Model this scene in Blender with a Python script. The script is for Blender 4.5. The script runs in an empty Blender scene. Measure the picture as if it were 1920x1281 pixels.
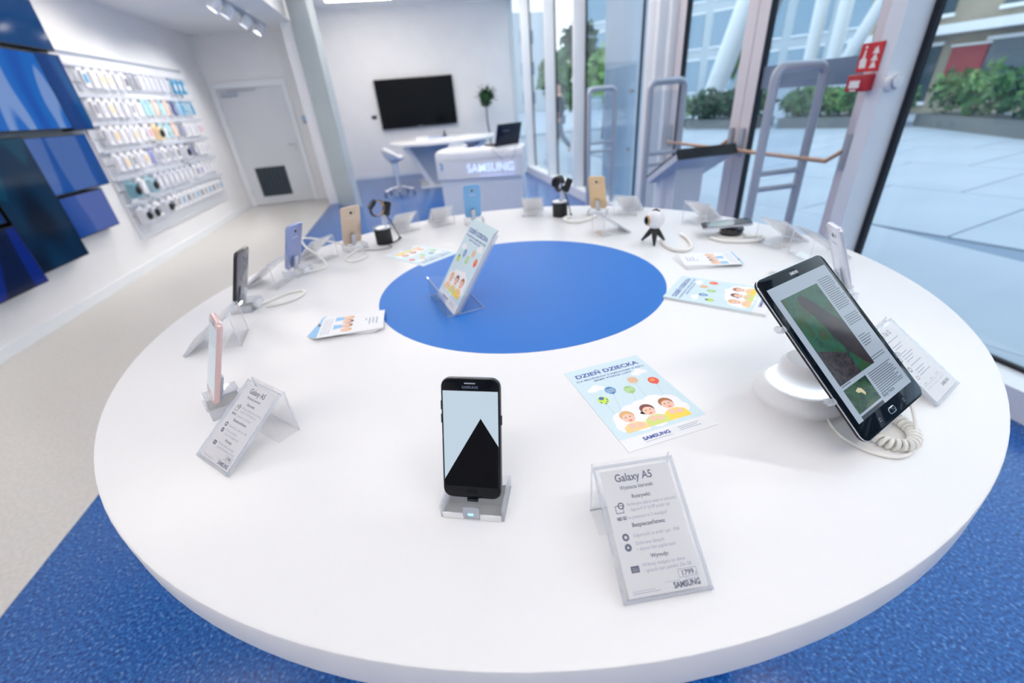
import bpy, math, random
from mathutils import Vector, Matrix

random.seed(7)
scene = bpy.context.scene
COL = scene.collection
D = math.radians
T = 0.99            # height of the table top

# ------------------------------------------------------------------ camera
def camera():
    pitch, roll, yaw = 0.51284, -0.08623, D(-10)
    f = Vector((0, math.cos(pitch), -math.sin(pitch)))
    r0 = Vector((1, 0, 0)); u0 = r0.cross(f)
    r = r0 * math.cos(roll) + u0 * math.sin(roll)
    u = -r0 * math.sin(roll) + u0 * math.cos(roll)
    R = Matrix.Rotation(yaw, 3, 'Z')
    r, u, f = R @ r, R @ u, R @ f
    cd = bpy.data.cameras.new('camera'); co = bpy.data.objects.new('camera', cd); COL.objects.link(co)
    m = Matrix.Identity(4)
    for i, v in enumerate((r, u, -f)):
        for k in range(3): m[k][i] = v[k]
    m.translation = Vector((-0.235, -1.069, 1.42))
    co.matrix_world = m
    cd.sensor_width = 36; cd.lens = 796.94 / 1920 * 36
    cd.clip_start = 0.02; cd.clip_end = 200
    cd.dof.use_dof = True; cd.dof.focus_distance = 0.58; cd.dof.aperture_fstop = 2.8
    scene.camera = co
camera()

# ------------------------------------------------------------------ world, exposure
w = bpy.data.worlds.new('sky'); scene.world = w; w.use_nodes = True
wn = w.node_tree.nodes; wl = w.node_tree.links
bg = wn['Background']
tc = wn.new('ShaderNodeTexCoord'); sx = wn.new('ShaderNodeSeparateXYZ'); cr = wn.new('ShaderNodeValToRGB')
wl.new(tc.outputs['Generated'], sx.inputs[0]); wl.new(sx.outputs['Z'], cr.inputs[0]); wl.new(cr.outputs[0], bg.inputs[0])
cr.color_ramp.elements[0].position = 0.0; cr.color_ramp.elements[0].color = (0.93, 0.98, 1.0, 1)
cr.color_ramp.elements[1].position = 0.7; cr.color_ramp.elements[1].color = (0.70, 0.86, 1.0, 1)
bg.inputs[1].default_value = 1.95
vs = scene.view_settings
vs.view_transform = 'Standard'; vs.look = 'None'; vs.gamma = 1; vs.use_curve_mapping = False; vs.exposure = 0.13
try:
    cy = scene.cycles
    cy.max_bounces = 9; cy.diffuse_bounces = 5; cy.glossy_bounces = 4; cy.transmission_bounces = 8; cy.transparent_max_bounces = 24
    cy.caustics_reflective = False; cy.caustics_refractive = False
    cy.sample_clamp_indirect = 6
except Exception:
    pass

# ------------------------------------------------------------------ materials
def lin(c):
    return tuple(((v / 255) / 12.92 if v / 255 <= 0.04045 else ((v / 255 + 0.055) / 1.055) ** 2.4) for v in c)
MATS = {}
def mat(name, rgb, rough=0.5, metal=0.0, emit=None, es=1.0, coat=0.0, spec=None):
    if name in MATS: return MATS[name]
    m = bpy.data.materials.new(name); m.use_nodes = True
    p = m.node_tree.nodes['Principled BSDF']
    p.inputs['Base Color'].default_value = (*lin(rgb), 1); p.inputs['Roughness'].default_value = rough; p.inputs['Metallic'].default_value = metal
    if coat: p.inputs['Coat Weight'].default_value = coat; p.inputs['Coat Roughness'].default_value = 0.04
    if spec is not None: p.inputs['Specular IOR Level'].default_value = spec
    if emit: p.inputs['Emission Color'].default_value = (*lin(emit), 1); p.inputs['Emission Strength'].default_value = es
    MATS[name] = m
    return m
def noise_mat(name, stops, scale, rough=0.5, detail=4.0, bump=0.0, coord='Object', rough2=None, emit=0.0, distort=0.0, stretch=None, spec=None):
    if name in MATS: return MATS[name]
    m = bpy.data.materials.new(name); m.use_nodes = True
    nt = m.node_tree; p = nt.nodes['Principled BSDF']; p.inputs['Roughness'].default_value = rough
    if spec is not None: p.inputs['Specular IOR Level'].default_value = spec
    t = nt.nodes.new('ShaderNodeTexCoord'); n = nt.nodes.new('ShaderNodeTexNoise'); r = nt.nodes.new('ShaderNodeValToRGB')
    n.inputs['Scale'].default_value = scale; n.inputs['Detail'].default_value = detail; n.inputs['Distortion'].default_value = distort
    src = t.outputs[coord]
    if stretch:
        mp = nt.nodes.new('ShaderNodeMapping'); mp.inputs['Scale'].default_value = stretch[:3]
        if len(stretch) > 3: mp.inputs['Rotation'].default_value = stretch[3]
        nt.links.new(src, mp.inputs[0]); src = mp.outputs[0]
    nt.links.new(src, n.inputs['Vector']); nt.links.new(n.outputs[0], r.inputs[0])
    els = r.color_ramp.elements
    while len(els) < len(stops): els.new(0.5)
    for e, (pos, c) in zip(els, stops): e.position = pos; e.color = (*lin(c), 1)
    if not emit: nt.links.new(r.outputs[0], p.inputs['Base Color'])
    else: p.inputs['Base Color'].default_value = (0.004, 0.004, 0.004, 1)
    if emit:
        nt.links.new(r.outputs[0], p.inputs['Emission Color']); p.inputs['Emission Strength'].default_value = emit
    if bump:
        b = nt.nodes.new('ShaderNodeBump'); b.inputs['Strength'].default_value = bump; b.inputs['Distance'].default_value = 0.01
        nt.links.new(n.outputs[0], b.inputs['Height']); nt.links.new(b.outputs[0], p.inputs['Normal'])
    MATS[name] = m
    return m
def clear_mat(name, tint=(250, 252, 255), haze=0.05, hazec=(235, 240, 250), refl=1.0, rough=0.02, base=0.02):
    """thin clear sheet: see-through, Fresnel gloss, a little milky haze"""
    if name in MATS: return MATS[name]
    m = bpy.data.materials.new(name); m.use_nodes = True
    nt = m.node_tree; nt.nodes.clear()
    o = nt.nodes.new('ShaderNodeOutputMaterial'); tr = nt.nodes.new('ShaderNodeBsdfTransparent'); gl = nt.nodes.new('ShaderNodeBsdfGlossy')
    df = nt.nodes.new('ShaderNodeBsdfDiffuse'); fr = nt.nodes.new('ShaderNodeLayerWeight'); pw = nt.nodes.new('ShaderNodeMath'); pw.operation = 'POWER'; pw.inputs[1].default_value = 5; ad = nt.nodes.new('ShaderNodeMath'); ad.operation = 'MULTIPLY_ADD'; ad.inputs[1].default_value = 0.94; ad.inputs[2].default_value = base; tl = nt.nodes.new('ShaderNodeBsdfTranslucent'); mh = nt.nodes.new('ShaderNodeMixShader'); mh.inputs[0].default_value = 0.5; tl.inputs[0].default_value = (*lin(hazec), 1); m1 = nt.nodes.new('ShaderNodeMixShader'); m2 = nt.nodes.new('ShaderNodeMixShader')
    ml = nt.nodes.new('ShaderNodeMath'); ml.operation = 'MULTIPLY'; ml.inputs[1].default_value = refl
    tr.inputs[0].default_value = (*lin(tint), 1); gl.inputs['Roughness'].default_value = rough; df.inputs[0].default_value = (*lin(hazec), 1)
    nt.links.new(fr.outputs['Facing'], pw.inputs[0]); nt.links.new(pw.outputs[0], ad.inputs[0])
    m1.inputs[0].default_value = haze
    nt.links.new(tr.outputs[0], m1.inputs[1]); nt.links.new(df.outputs[0], mh.inputs[1]); nt.links.new(tl.outputs[0], mh.inputs[2]); nt.links.new(mh.outputs[0], m1.inputs[2])
    nt.links.new(ad.outputs[0], ml.inputs[0]); nt.links.new(ml.outputs[0], m2.inputs[0])
    nt.links.new(m1.outputs[0], m2.inputs[1]); nt.links.new(gl.outputs[0], m2.inputs[2]); nt.links.new(m2.outputs[0], o.inputs[0])
    MATS[name] = m
    return m

WHITE_PAINT = noise_mat('white_paint', [(0.3, (236, 236, 238)), (0.7, (240, 240, 242))], 3.0, 0.6, spec=0.3)
CEIL_PAINT = noise_mat('ceiling_paint', [(0.3, (232, 234, 237)), (0.7, (236, 238, 240))], 2.0, 0.8, spec=0.1)
GREY_GREEN = noise_mat('grey_green_panel', [(0.3, (186, 197, 200)), (0.7, (194, 204, 207))], 2.5, 0.35)
TABLE_WHITE = mat('table_laminate', (241, 241, 242), 0.32, spec=0.35)
BLUE_DISC = noise_mat('blue_laminate', [(0.3, (34, 114, 202)), (0.7, (38, 118, 205))], 2.0, 0.45, spec=0.15)
FLOOR_BLUE = noise_mat('speckled_blue_vinyl', [(0.30, (0, 46, 104)), (0.46, (4, 76, 150)), (0.6, (26, 102, 178)), (0.72, (98, 138, 188))], 95, 0.19, 2.0, coord='Object', spec=0.5)
FLOOR_BEIGE = noise_mat('pale_beige_vinyl', [(0.35, (196, 194, 190)), (0.65, (207, 205, 201))], 60, 0.28, 3.0)
WHITE_PL = mat('white_plastic', (238, 239, 241), 0.3)
WHITE_MET = mat('white_coated_metal', (234, 238, 243), 0.4)
GREY_MET = mat('grey_aluminium', (176, 184, 198), 0.4, 0.2)
CHROME = mat('chrome', (215, 218, 222), 0.12, 1.0)
SILVER = mat('brushed_silver', (196, 200, 206), 0.3, 0.9)
BLACK_GLOSS = mat('black_glass', (1, 4, 12), 0.05, spec=0.25)
BLACK = mat('black_plastic', (12, 14, 18), 0.45)
BLACK_RUB = mat('black_gasket', (6, 14, 30), 0.5)
ACRYL = clear_mat('clear_acrylic', rough=0.0, haze=0.03, tint=(255, 255, 255), hazec=(246, 248, 253))
ACRYL_EDGE = clear_mat('acrylic_edge', rough=0.0, haze=0.34, tint=(253, 254, 255), hazec=(242, 245, 252))
GLASS = clear_mat('window_glass', tint=(248, 252, 254), haze=0.02, hazec=(190, 214, 235), refl=0.8, base=0.04)
GLASS_BAND = clear_mat('frosted_film', tint=(200, 206, 216), haze=0.75, hazec=(160, 170, 186), refl=0.4)
PAPER = mat('white_paper', (240, 241, 243), 0.6)
INK = mat('dark_ink', (94, 100, 124), 0.6)
INK_LIGHT = mat('grey_ink', (176, 182, 200), 0.6)
INK_BLUE = mat('blue_ink', (66, 92, 168), 0.6)
CORD = mat('white_cord', (240, 239, 234), 0.4)
SKIN_P = mat('printed_skin', (240, 200, 176), 0.6)

def paper_mat(name, rgb):
    m = bpy.data.materials.new(name); m.use_nodes = True; nt = m.node_tree; nt.nodes.clear()
    o = nt.nodes.new('ShaderNodeOutputMaterial'); d = nt.nodes.new('ShaderNodeBsdfDiffuse'); t = nt.nodes.new('ShaderNodeBsdfTranslucent'); x = nt.nodes.new('ShaderNodeMixShader')
    d.inputs[0].default_value = (*lin(rgb), 1); t.inputs[0].default_value = (*lin(rgb), 1); x.inputs[0].default_value = 0.3
    nt.links.new(d.outputs[0], x.inputs[1]); nt.links.new(t.outputs[0], x.inputs[2]); nt.links.new(x.outputs[0], o.inputs[0])
    return m
CARD_PAPER = paper_mat('card_paper', (250, 250, 252))
# ------------------------------------------------------------------ mesh builder
class MB:
    def __init__(s): s.v = []; s.f = []; s.m = []; s.mats = []
    def mi(s, m):
        if m not in s.mats: s.mats.append(m)
        return s.mats.index(m)
    def add(s, vs_, fs, m, M=None):
        b = len(s.v); k = s.mi(m)
        for p in vs_:
            p = Vector(p); s.v.append(M @ p if M else p)
        for f in fs: s.f.append([b + i for i in f]); s.m.append(k)
        return s
    def box(s, c, d, m, M=None, R=None):
        x, y, z = (q / 2 for q in d)
        vs_ = [Vector(p) for p in ((-x,-y,-z),(x,-y,-z),(x,y,-z),(-x,y,-z),(-x,-y,z),(x,-y,z),(x,y,z),(-x,y,z))]
        if R: vs_ = [R @ p for p in vs_]
        c = Vector(c)
        return s.add([p + c for p in vs_], [(0,3,2,1),(4,5,6,7),(0,1,5,4),(1,2,6,5),(2,3,7,6),(3,0,4,7)], m, M)
    def prism(s, poly, z0, z1, m, M=None, axis='z'):
        n = len(poly)
        def P(a, b, z): return (a, b, z) if axis == 'z' else ((a, z, b) if axis == 'y' else (z, a, b))
        vs_ = [P(a, b, z0) for a, b in poly] + [P(a, b, z1) for a, b in poly]
        fs = [tuple(range(n - 1, -1, -1)), tuple(range(n, 2 * n))] + [(i, (i + 1) % n, n + (i + 1) % n, n + i) for i in range(n)]
        if axis == 'y': fs = [tuple(reversed(f)) for f in fs]
        return s.add(vs_, fs, m, M)
    def poly(s, pts, m, M=None): return s.add(pts, [tuple(range(len(pts)))], m, M)
    def lathe(s, prof, m, n=32, M=None, cap=True):
        vs_ = []; fs = []
        for r, z in prof:
            for k in range(n):
                a = 2 * math.pi * k / n; vs_.append((r * math.cos(a), r * math.sin(a), z))
        for j in range(len(prof) - 1):
            for k in range(n):
                fs.append((j * n + k, j * n + (k + 1) % n, (j + 1) * n + (k + 1) % n, (j + 1) * n + k))
        if cap:
            if prof[0][0] > 1e-6: fs.append(tuple(range(n - 1, -1, -1)))
            if prof[-1][0] > 1e-6: fs.append(tuple((len(prof) - 1) * n + k for k in range(n)))
        return s.add(vs_, fs, m, M)
    def tube(s, path, r, m, n=8, M=None, closed=False, taper=None):
        P = [Vector(p) for p in path]; N = len(P); vs_ = []; fs = []; prev = None
        for i in range(N):
            a = P[(i - 1) % N] if (i > 0 or closed) else P[i]; b = P[(i + 1) % N] if (i < N - 1 or closed) else P[i]
            t = (b - a).normalized()
            if prev is None:
                q = Vector((0, 0, 1)) if abs(t.z) < 0.9 else Vector((1, 0, 0)); x = t.cross(q).normalized()
            else:
                x = (prev - t * prev.dot(t)).normalized()
            prev = x; y = t.cross(x); rr = r if taper is None else r * taper[i]
            for k in range(n):
                an = 2 * math.pi * k / n; vs_.append(P[i] + x * (rr * math.cos(an)) + y * (rr * math.sin(an)))
        for i in range(N if closed else N - 1):
            j = (i + 1) % N
            for k in range(n): fs.append((i * n + k, i * n + (k + 1) % n, j * n + (k + 1) % n, j * n + k))
        if not closed:
            fs.append(tuple(range(n - 1, -1, -1))); fs.append(tuple((N - 1) * n + k for k in range(n)))
        return s.add(vs_, fs, m, M)
    def slab(s, w, h, t, rad, edge, m, M=None, seg=6, y0=0.0):
        """rounded upright slab: x width centred, z from 0 to h, thickness along y (front at y0-t/2), softened edges"""
        ring = []
        def outline(ins):
            o = []; rr = max(rad - ins, 1e-4); W = w / 2 - ins
            for cx, cz, a0 in ((W - rr, h - ins - rr, 0), (-W + rr, h - ins - rr, 90), (-W + rr, ins + rr, 180), (W - rr, ins + rr, 270)):
                for k in range(seg + 1):
                    a = D(a0 + 90 * k / seg); o.append((cx + rr * math.cos(a), cz + rr * math.sin(a)))
            return o
        lay = [(edge, -t / 2), (edge * 0.35, -t / 2 + edge * 0.3), (0, -t / 2 + edge), (0, t / 2 - edge), (edge * 0.35, t / 2 - edge * 0.3), (edge, t / 2)]
        n = 4 * (seg + 1); vs_ = []; fs = []
        for ins, y in lay: vs_ += [(a, y0 + y, b) for a, b in outline(ins)]
        for j in range(len(lay) - 1):
            for k in range(n): fs.append((j * n + k, (j + 1) * n + k, (j + 1) * n + (k + 1) % n, j * n + (k + 1) % n))
        fs.append(tuple(range(n))); fs.append(tuple((len(lay) - 1) * n + k for k in range(n - 1, -1, -1)))
        return s.add(vs_, fs, m, M)
    def text(s, body, size, m, M, align='LEFT', bold=0.0, width=None, sx=1.0):
        vs_, fs, wd = text_mesh(body, size, bold)
        k = (width / wd if width else 1.0) * sx
        off = {'LEFT': 0, 'CENTER': -wd * k / 2, 'RIGHT': -wd * k}[align]
        return s.add([(x * k + off, y, 0) for x, y in vs_], fs, m, M)
    def mesh(s, name):
        me = bpy.data.meshes.new(name)
        me.from_pydata([tuple(p) for p in s.v], [], s.f)
        for m in s.mats: me.materials.append(m)
        for p, k in zip(me.polygons, s.m): p.material_index = k
        me.update()
        return me
    def obj(s, name, parent=None, smooth=False, loc=None, rz=0.0):
        me = s.mesh(name)
        if smooth:
            for p in me.polygons: p.use_smooth = True
            try: me.set_sharp_from_angle(angle=D(38))
            except Exception: pass
        o = bpy.data.objects.new(name, me); COL.objects.link(o)
        if parent is not None: o.parent = parent
        if loc is not None: o.location = loc
        o.rotation_euler = (0, 0, rz)
        return o
TXT = {}
def text_mesh(body, size, bold=0.0):
    key = (body, round(size, 5), bold)
    if key in TXT: return TXT[key]
    c = bpy.data.curves.new('t', 'FONT'); c.body = body; c.size = size; c.resolution_u = 3; c.offset = bold * size
    o = bpy.data.objects.new('t', c); COL.objects.link(o)
    dg = bpy.context.evaluated_depsgraph_get(); me = o.evaluated_get(dg).to_mesh()
    vs_ = [(v.co.x, v.co.y) for v in me.vertices]; fs = [tuple(p.vertices) for p in me.polygons]
    wd = max((v[0] for v in vs_), default=0.001)
    o.evaluated_get(dg).to_mesh_clear(); bpy.data.objects.remove(o); bpy.data.curves.remove(c)
    TXT[key] = (vs_, fs, wd)
    return TXT[key]
def tag(o, label=None, cat=None, group=None, kind=None):
    if label: o['label'] = label
    if cat: o['category'] = cat
    if group: o['group'] = group
    if kind: o['kind'] = kind
    return o
def thing(name, label, cat, loc=(0, 0, 0), rz=0.0, group=None, kind=None):
    o = bpy.data.objects.new(name, None); COL.objects.link(o); o.empty_display_size = 0.05
    o.location = loc; o.rotation_euler = (0, 0, rz)
    return tag(o, label, cat, group, kind)
def copy_tree(o, parent=None):
    c = o.copy(); COL.objects.link(c); c.parent = parent
    for ch in list(o.children): copy_tree(ch, c)
    return c
def ell(cx, cy, a, b, n=20, rot=0.0):
    return [(cx + a * math.cos(2 * math.pi * k / n) * math.cos(rot) - b * math.sin(2 * math.pi * k / n) * math.sin(rot),
             cy + a * math.cos(2 * math.pi * k / n) * math.sin(rot) + b * math.sin(2 * math.pi * k / n) * math.cos(rot)) for k in range(n)]
def smooth_path(pts, n=8, closed=False):
    P = [Vector(p) for p in pts]; out = []; N = len(P)
    for i in range(N if closed else N - 1):
        g = lambda k: P[k % N] if closed else P[min(max(k, 0), N - 1)]
        a, b, c, d = g(i - 1), g(i), g(i + 1), g(i + 2)
        for k in range(n):
            t = k / n
            out.append(0.5 * ((2 * b) + (c - a) * t + (2 * a - 5 * b + 4 * c - d) * t * t + (3 * b - a - 3 * c + d) * t ** 3))
    if not closed: out.append(P[-1])
    return out

# ------------------------------------------------------------------ lamps of the shop, with added unseen fill lights
EM_LAMP = mat('lamp_diffuser', (255, 255, 255), 0.5, emit=(255, 243, 229), es=24)
EM_BACK_FILL = mat('rear_fill_diffuser', (255, 255, 255), 0.5, emit=(255, 243, 229), es=33)  # for the added fill lights towards the rear
EM_RING = mat('ring_diffuser', (255, 255, 255), 0.5, emit=(255, 244, 230), es=1.2)
EM_SPOT = mat('spot_diffuser', (255, 255, 255), 0.5, emit=(255, 248, 238), es=9.0)
EM_LOW_FILL = mat('low_fill_diffuser', (255, 255, 255), 0.5, emit=(255, 243, 229), es=30)  # for the added fill lights under the low ceiling
def linear_lamp(x, y, z, ln, label, ang=0.0, em=None):
    t = thing('ceiling_light', label, 'light', (x, y, z), ang, 'linear ceiling lights')
    b = MB(); b.box((0, 0, 0.035), (ln + 0.04, 0.14, 0.07), WHITE_MET); b.obj('housing', t)
    d = MB(); d.box((0, 0, -0.006), (ln, 0.11, 0.012), em or EM_LAMP); d.obj('diffuser', t)
def ring_lamp(x, y, z, r0, r1, label):
    t = thing('ring_light', label, 'light', (x, y, z))
    b = MB(); b.lathe([(r0 - 0.02, 0), (r0 - 0.02, 0.08), (r1 + 0.02, 0.08), (r1 + 0.02, 0)], WHITE_MET, 64, cap=False); b.obj('housing', t, True)
    d = MB(); d.lathe([(r0, 0.0), (r0, -0.01), (r1, -0.01), (r1, 0.0)], EM_RING, 64, cap=False); d.obj('diffuser', t)
    for k in range(3):
        a = 2 * math.pi * k / 3; c = MB(); rr = (r0 + r1) / 2
        c.tube([(rr * math.cos(a), rr * math.sin(a), 0.08), (rr * math.cos(a), rr * math.sin(a), 3.375 - z)], 0.004, GREY_MET, 6); c.obj('suspension_wire', t)
ring_lamp(0.15, 0.1, 2.75, 0.95, 1.15, 'large white ring light hanging over the round display table')
linear_lamp(-0.75, 9.45, 3.31, 1.2, 'linear ceiling light above the black television')
for y_, where in ((8.2, 'above the oval demo table'), (6.4, 'above the service counter'), (4.6, 'in front of the service counter'), (2.9, 'between the round table and the service counter'), (-1.7, 'behind the viewer')):  # out-of-view lamp pairs added to lift the room's ambient light
    linear_lamp(-0.55, y_, 3.31, 1.6, 'added linear fill light %s on the walkway side' % where, 0.0, EM_BACK_FILL if y_ > 4 else None)
    linear_lamp(1.3, y_, 3.31, 1.6, 'added linear fill light %s on the window side' % where, 0.0, EM_BACK_FILL if y_ > 4 else None)
for y_, where in ((-2.0, 'behind the viewer'), (0.8, 'beside the round display table'), (2.9, 'in front of the video wall'), (4.9, 'in front of the accessory rack')):  # out-of-view lamps added to brighten the walkway side
    linear_lamp(-2.6, y_, 2.68, 1.2, 'added linear fill light on the low ceiling %s' % where, 0.0, EM_LOW_FILL)

def spot_head(x, y, z, tx, ty, tz, label, watts):
    t = thing('track_spotlight', label, 'spotlight', (x, y, z), 0, 'track spotlights on the low ceiling')
    d = (Vector((tx, ty, tz)) - Vector((x, y, z - 0.1))).normalized()
    q = d.to_track_quat('Z', 'Y').to_matrix().to_4x4(); M = Matrix.Translation((0, 0, -0.1)) @ q
    b = MB(); b.lathe([(0.025, -0.11), (0.055, -0.09), (0.06, 0.04), (0.056, 0.04), (0.05, 0.02)], WHITE_MET, 20, M, cap=False); b.obj('lamp_head', t, True)
    e = MB(); e.lathe([(0.0, 0.024), (0.05, 0.024)], EM_SPOT, 20, M, cap=False); e.obj('lens', t)
    s = MB(); s.tube([(0, 0, 0), (0, 0, -0.1)], 0.012, GREY_MET, 8); s.box((0, 0, -0.012), (0.035, 0.1, 0.024), GREY_MET); s.obj('bracket', t)
    ld = bpy.data.lights.new('spot', 'SPOT'); ld.energy = watts; ld.spot_size = D(95); ld.spot_blend = 0.6; ld.shadow_soft_size = 0.05; ld.color = (1, 0.97, 0.93)
    lo = bpy.data.objects.new('light_source', ld); COL.objects.link(lo); lo.parent = t
    lo.matrix_local = Matrix.Translation(Vector((0, 0, -0.1)) + d * 0.06) @ d.to_track_quat('-Z', 'Y').to_matrix().to_4x4()
SP = [(5.72, 5.4, 'track spotlight at the top edge, first of the four heads'), (6.13, 5.9, 'track spotlight with the brightest round lens, second head on the track'),
      (6.83, 6.6, 'dimmer track spotlight, third head on the track'), (7.47, 7.0, 'track spotlight nearest the white service door')]
for y, ty, lb in SP: spot_head(-2.2, y, 2.735, -3.4, ty, 1.2, lb, 32)
for (x_, y_, lb) in ((1.7, 0.9, 'ceiling spotlight above the window side of the round display table'), (1.9, 0.0, 'ceiling spotlight beside the large window pane'), (-1.3, 0.9, 'ceiling spotlight above the walkway side of the round display table')):
    spot_head(x_, y_, 3.39, 0.1, -0.3, 1.0, lb, 24 if x_ > 0 else 14)
b = MB(); b.box((-2.2, 6.4, 2.7525), (0.04, 3.0, 0.035), GREY_MET); tag(b.obj('lighting_track'), 'grey lighting track on the low ceiling carrying four spotlights', 'track')

# ------------------------------------------------------------------ the room
def S(o, label): return tag(o, label, 'structure', kind='structure')
def box_obj(name, lo, hi, m, parent=None):
    b = MB(); c = [(a + d) / 2 for a, d in zip(lo, hi)]; b.box(c, [d - a for a, d in zip(lo, hi)], m)
    return b.obj(name, parent)
fl = S(box_obj('floor', (-3.6, -3.3, -0.1), (2.5, 10.8, 0.0), FLOOR_BLUE), 'speckled blue vinyl shop floor')
box_obj('beige_walkway', (-3.6, -3.3, 0.0005), (-1.9, 8.5, 0.0015), FLOOR_BEIGE, fl)
S(box_obj('wall_left', (-3.7, -3.3, 0), (-3.52, 8.6, 2.9), WHITE_PAINT), 'white wall behind the screens and the accessory rack')
S(box_obj('wall_front', (-3.7, -3.5, 0), (2.5, -3.3, 3.6), WHITE_PAINT), 'white wall behind the viewer')
# service-door wall with a door opening
db = MB(); x0, x1, zt = -3.47, -2.24, 2.05
db.box(((-3.52 + x0) / 2, 8.52, 1.45), (x0 + 3.52, 0.14, 2.9), WHITE_PAINT); db.box(((x1 - 1.80) / 2, 8.52, 1.45), (-1.80 - x1, 0.14, 2.9), WHITE_PAINT); db.box(((x0 + x1) / 2, 8.52, (zt + 2.9) / 2), (x1 - x0, 0.14, 2.9 - zt), WHITE_PAINT)
S(db.obj('wall_back'), 'white wall around the service door')
S(box_obj('wall_far', (-1.9, 10.7, 0), (2.5, 10.85, 3.6), WHITE_PAINT), 'white wall carrying the black television')
pb = MB(); pb.box((-1.835, 9.2, 1.8), (0.17, 3.0, 3.6), WHITE_PAINT)
S(pb.obj('wall_partition'), 'white partition wall between service door and television')
pc = MB(); pc.box((0, 0.05, 1.7), (0.615, 0.10, 3.4), GREY_GREEN); S(pc.obj('wall_pillar', None, False, (-1.545, 7.295, 0), D(-53)), 'grey-green upright panel between service door and television')
S(box_obj('ceiling', (-3.7, -3.5, 2.77), (-1.775, 8.6, 2.9), CEIL_PAINT), 'low ceiling over the beige walkway')
S(box_obj('ceiling_2', (-1.75, -3.5, 3.4), (2.5, 10.85, 3.6), CEIL_PAINT), 'high ceiling over the blue floor')
S(box_obj('wall_bulkhead', (-1.775, -3.3, 2.77), (-1.755, 7.7, 3.4), WHITE_PAINT), 'white bulkhead between the low and the high ceiling')
S(box_obj('baseboard_left', (-3.52, -3.3, 0), (-3.505, 8.45, 0.09), WHITE_MET), 'white baseboard along the left wall')
S(box_obj('baseboard_back', (-2.22, 8.435, 0), (-1.9, 8.45, 0.09), WHITE_MET), 'white baseboard beside the service door')
S(box_obj('baseboard_far', (-1.74, 10.685, 0), (2.2, 10.7, 0.1), WHITE_MET), 'white baseboard under the television wall')
S(box_obj('baseboard_right', (2.20, -3.3, 0), (2.36, 1.04, 0.14), WHITE_PL), 'white kerb under the large window beside the table')
S(box_obj('baseboard_right_2', (2.20, 4.0, 0), (2.36, 10.7, 0.14), WHITE_PL), 'white kerb under the row of tall windows')

# service door
dr = tag(thing('door_1', 'white service door with a dark louvre grille', 'door', ((-3.47 - 2.24) / 2, 8.45, 0)), kind='structure')
b = MB(); b.box((0, 0.015, 0.995), (1.10, 0.04, 1.97), noise_mat('door_paint', [(0.3, (212, 216, 222)), (0.7, (217, 220, 226))], 2, 0.45)); leaf = b.obj('door_leaf', dr)
for s_ in (-1, 1):
    b = MB(); b.box((s_ * 0.588, -0.005, 1.03), (0.075, 0.06, 2.06), WHITE_MET); b.obj('door_frame', dr)
b = MB(); b.box((0, -0.008, 2.025), (1.255, 0.06, 0.085), WHITE_MET); b.obj('door_frame', dr)
b = MB(); b.box((0, 0.12, 1.02), (1.3, 0.02, 2.1), WHITE_PAINT); b.obj('frame_backing', dr)
LOUV = mat('grille_dark', (34, 46, 56), 0.5); LOUV2 = mat('grille_slat', (58, 70, 82), 0.45, 0.3)
gx = -2.95 + 2.855
b = MB(); b.box((gx, -0.008, 0.42), (0.54, 0.006, 0.52), LOUV); gr = b.obj('louvre_grille', dr)
for k in range(7):
    b = MB(); b.box((gx - 0.225 + k * 0.075, -0.016, 0.42), (0.04, 0.010, 0.5), LOUV2); b.obj('slat', gr)
b = MB(); b.box((-0.36, -0.025, 1.89), (0.26, 0.05, 0.06), GREY_MET); b.box((-0.14, -0.03, 1.945), (0.46, 0.02, 0.02), GREY_MET); b.obj('door_closer', dr)
b = MB(); b.tube([(0.47, -0.01, 1.03), (0.47, -0.055, 1.03), (0.36, -0.055, 1.03)], 0.010, SILVER, 8); b.lathe([(0.024, 0), (0.024, 0.008), (0.01, 0.012)], SILVER, 16, Matrix.Translation((0.47, -0.005, 1.03)) @ Matrix.Rotation(D(90), 4, 'X')); b.obj('door_handle', dr, True)
b = MB(); b.lathe([(0.02, 0), (0.02, 0.006), (0.006, 0.01)], SILVER, 16, Matrix.Translation((0.47, -0.005, 0.94)) @ Matrix.Rotation(D(90), 4, 'X')); b.obj('keyhole', dr, True)
for z in (0.25, 1.45, 1.7):
    b = MB(); b.tube([(-0.555, -0.018, z - 0.05), (-0.555, -0.018, z + 0.05)], 0.009, GREY_MET, 8); b.obj('hinge', dr)
# thermostat
t = thing('wall_thermostat', 'small grey wall thermostat with blue display beside the service door', 'thermostat', (-2.06, 8.45, 1.35))
b = MB(); b.slab(0.13, 0.13, 0.03, 0.012, 0.004, mat('thermostat_case', (150, 166, 184), 0.4), y0=-0.016); b.obj('case', t, True)
b = MB(); b.box((0, -0.033, 0.085), (0.1, 0.003, 0.055), mat('thermostat_lcd', (150, 180, 215), 0.3, emit=(120, 165, 225), es=0.15)); b.obj('display', t)

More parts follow.
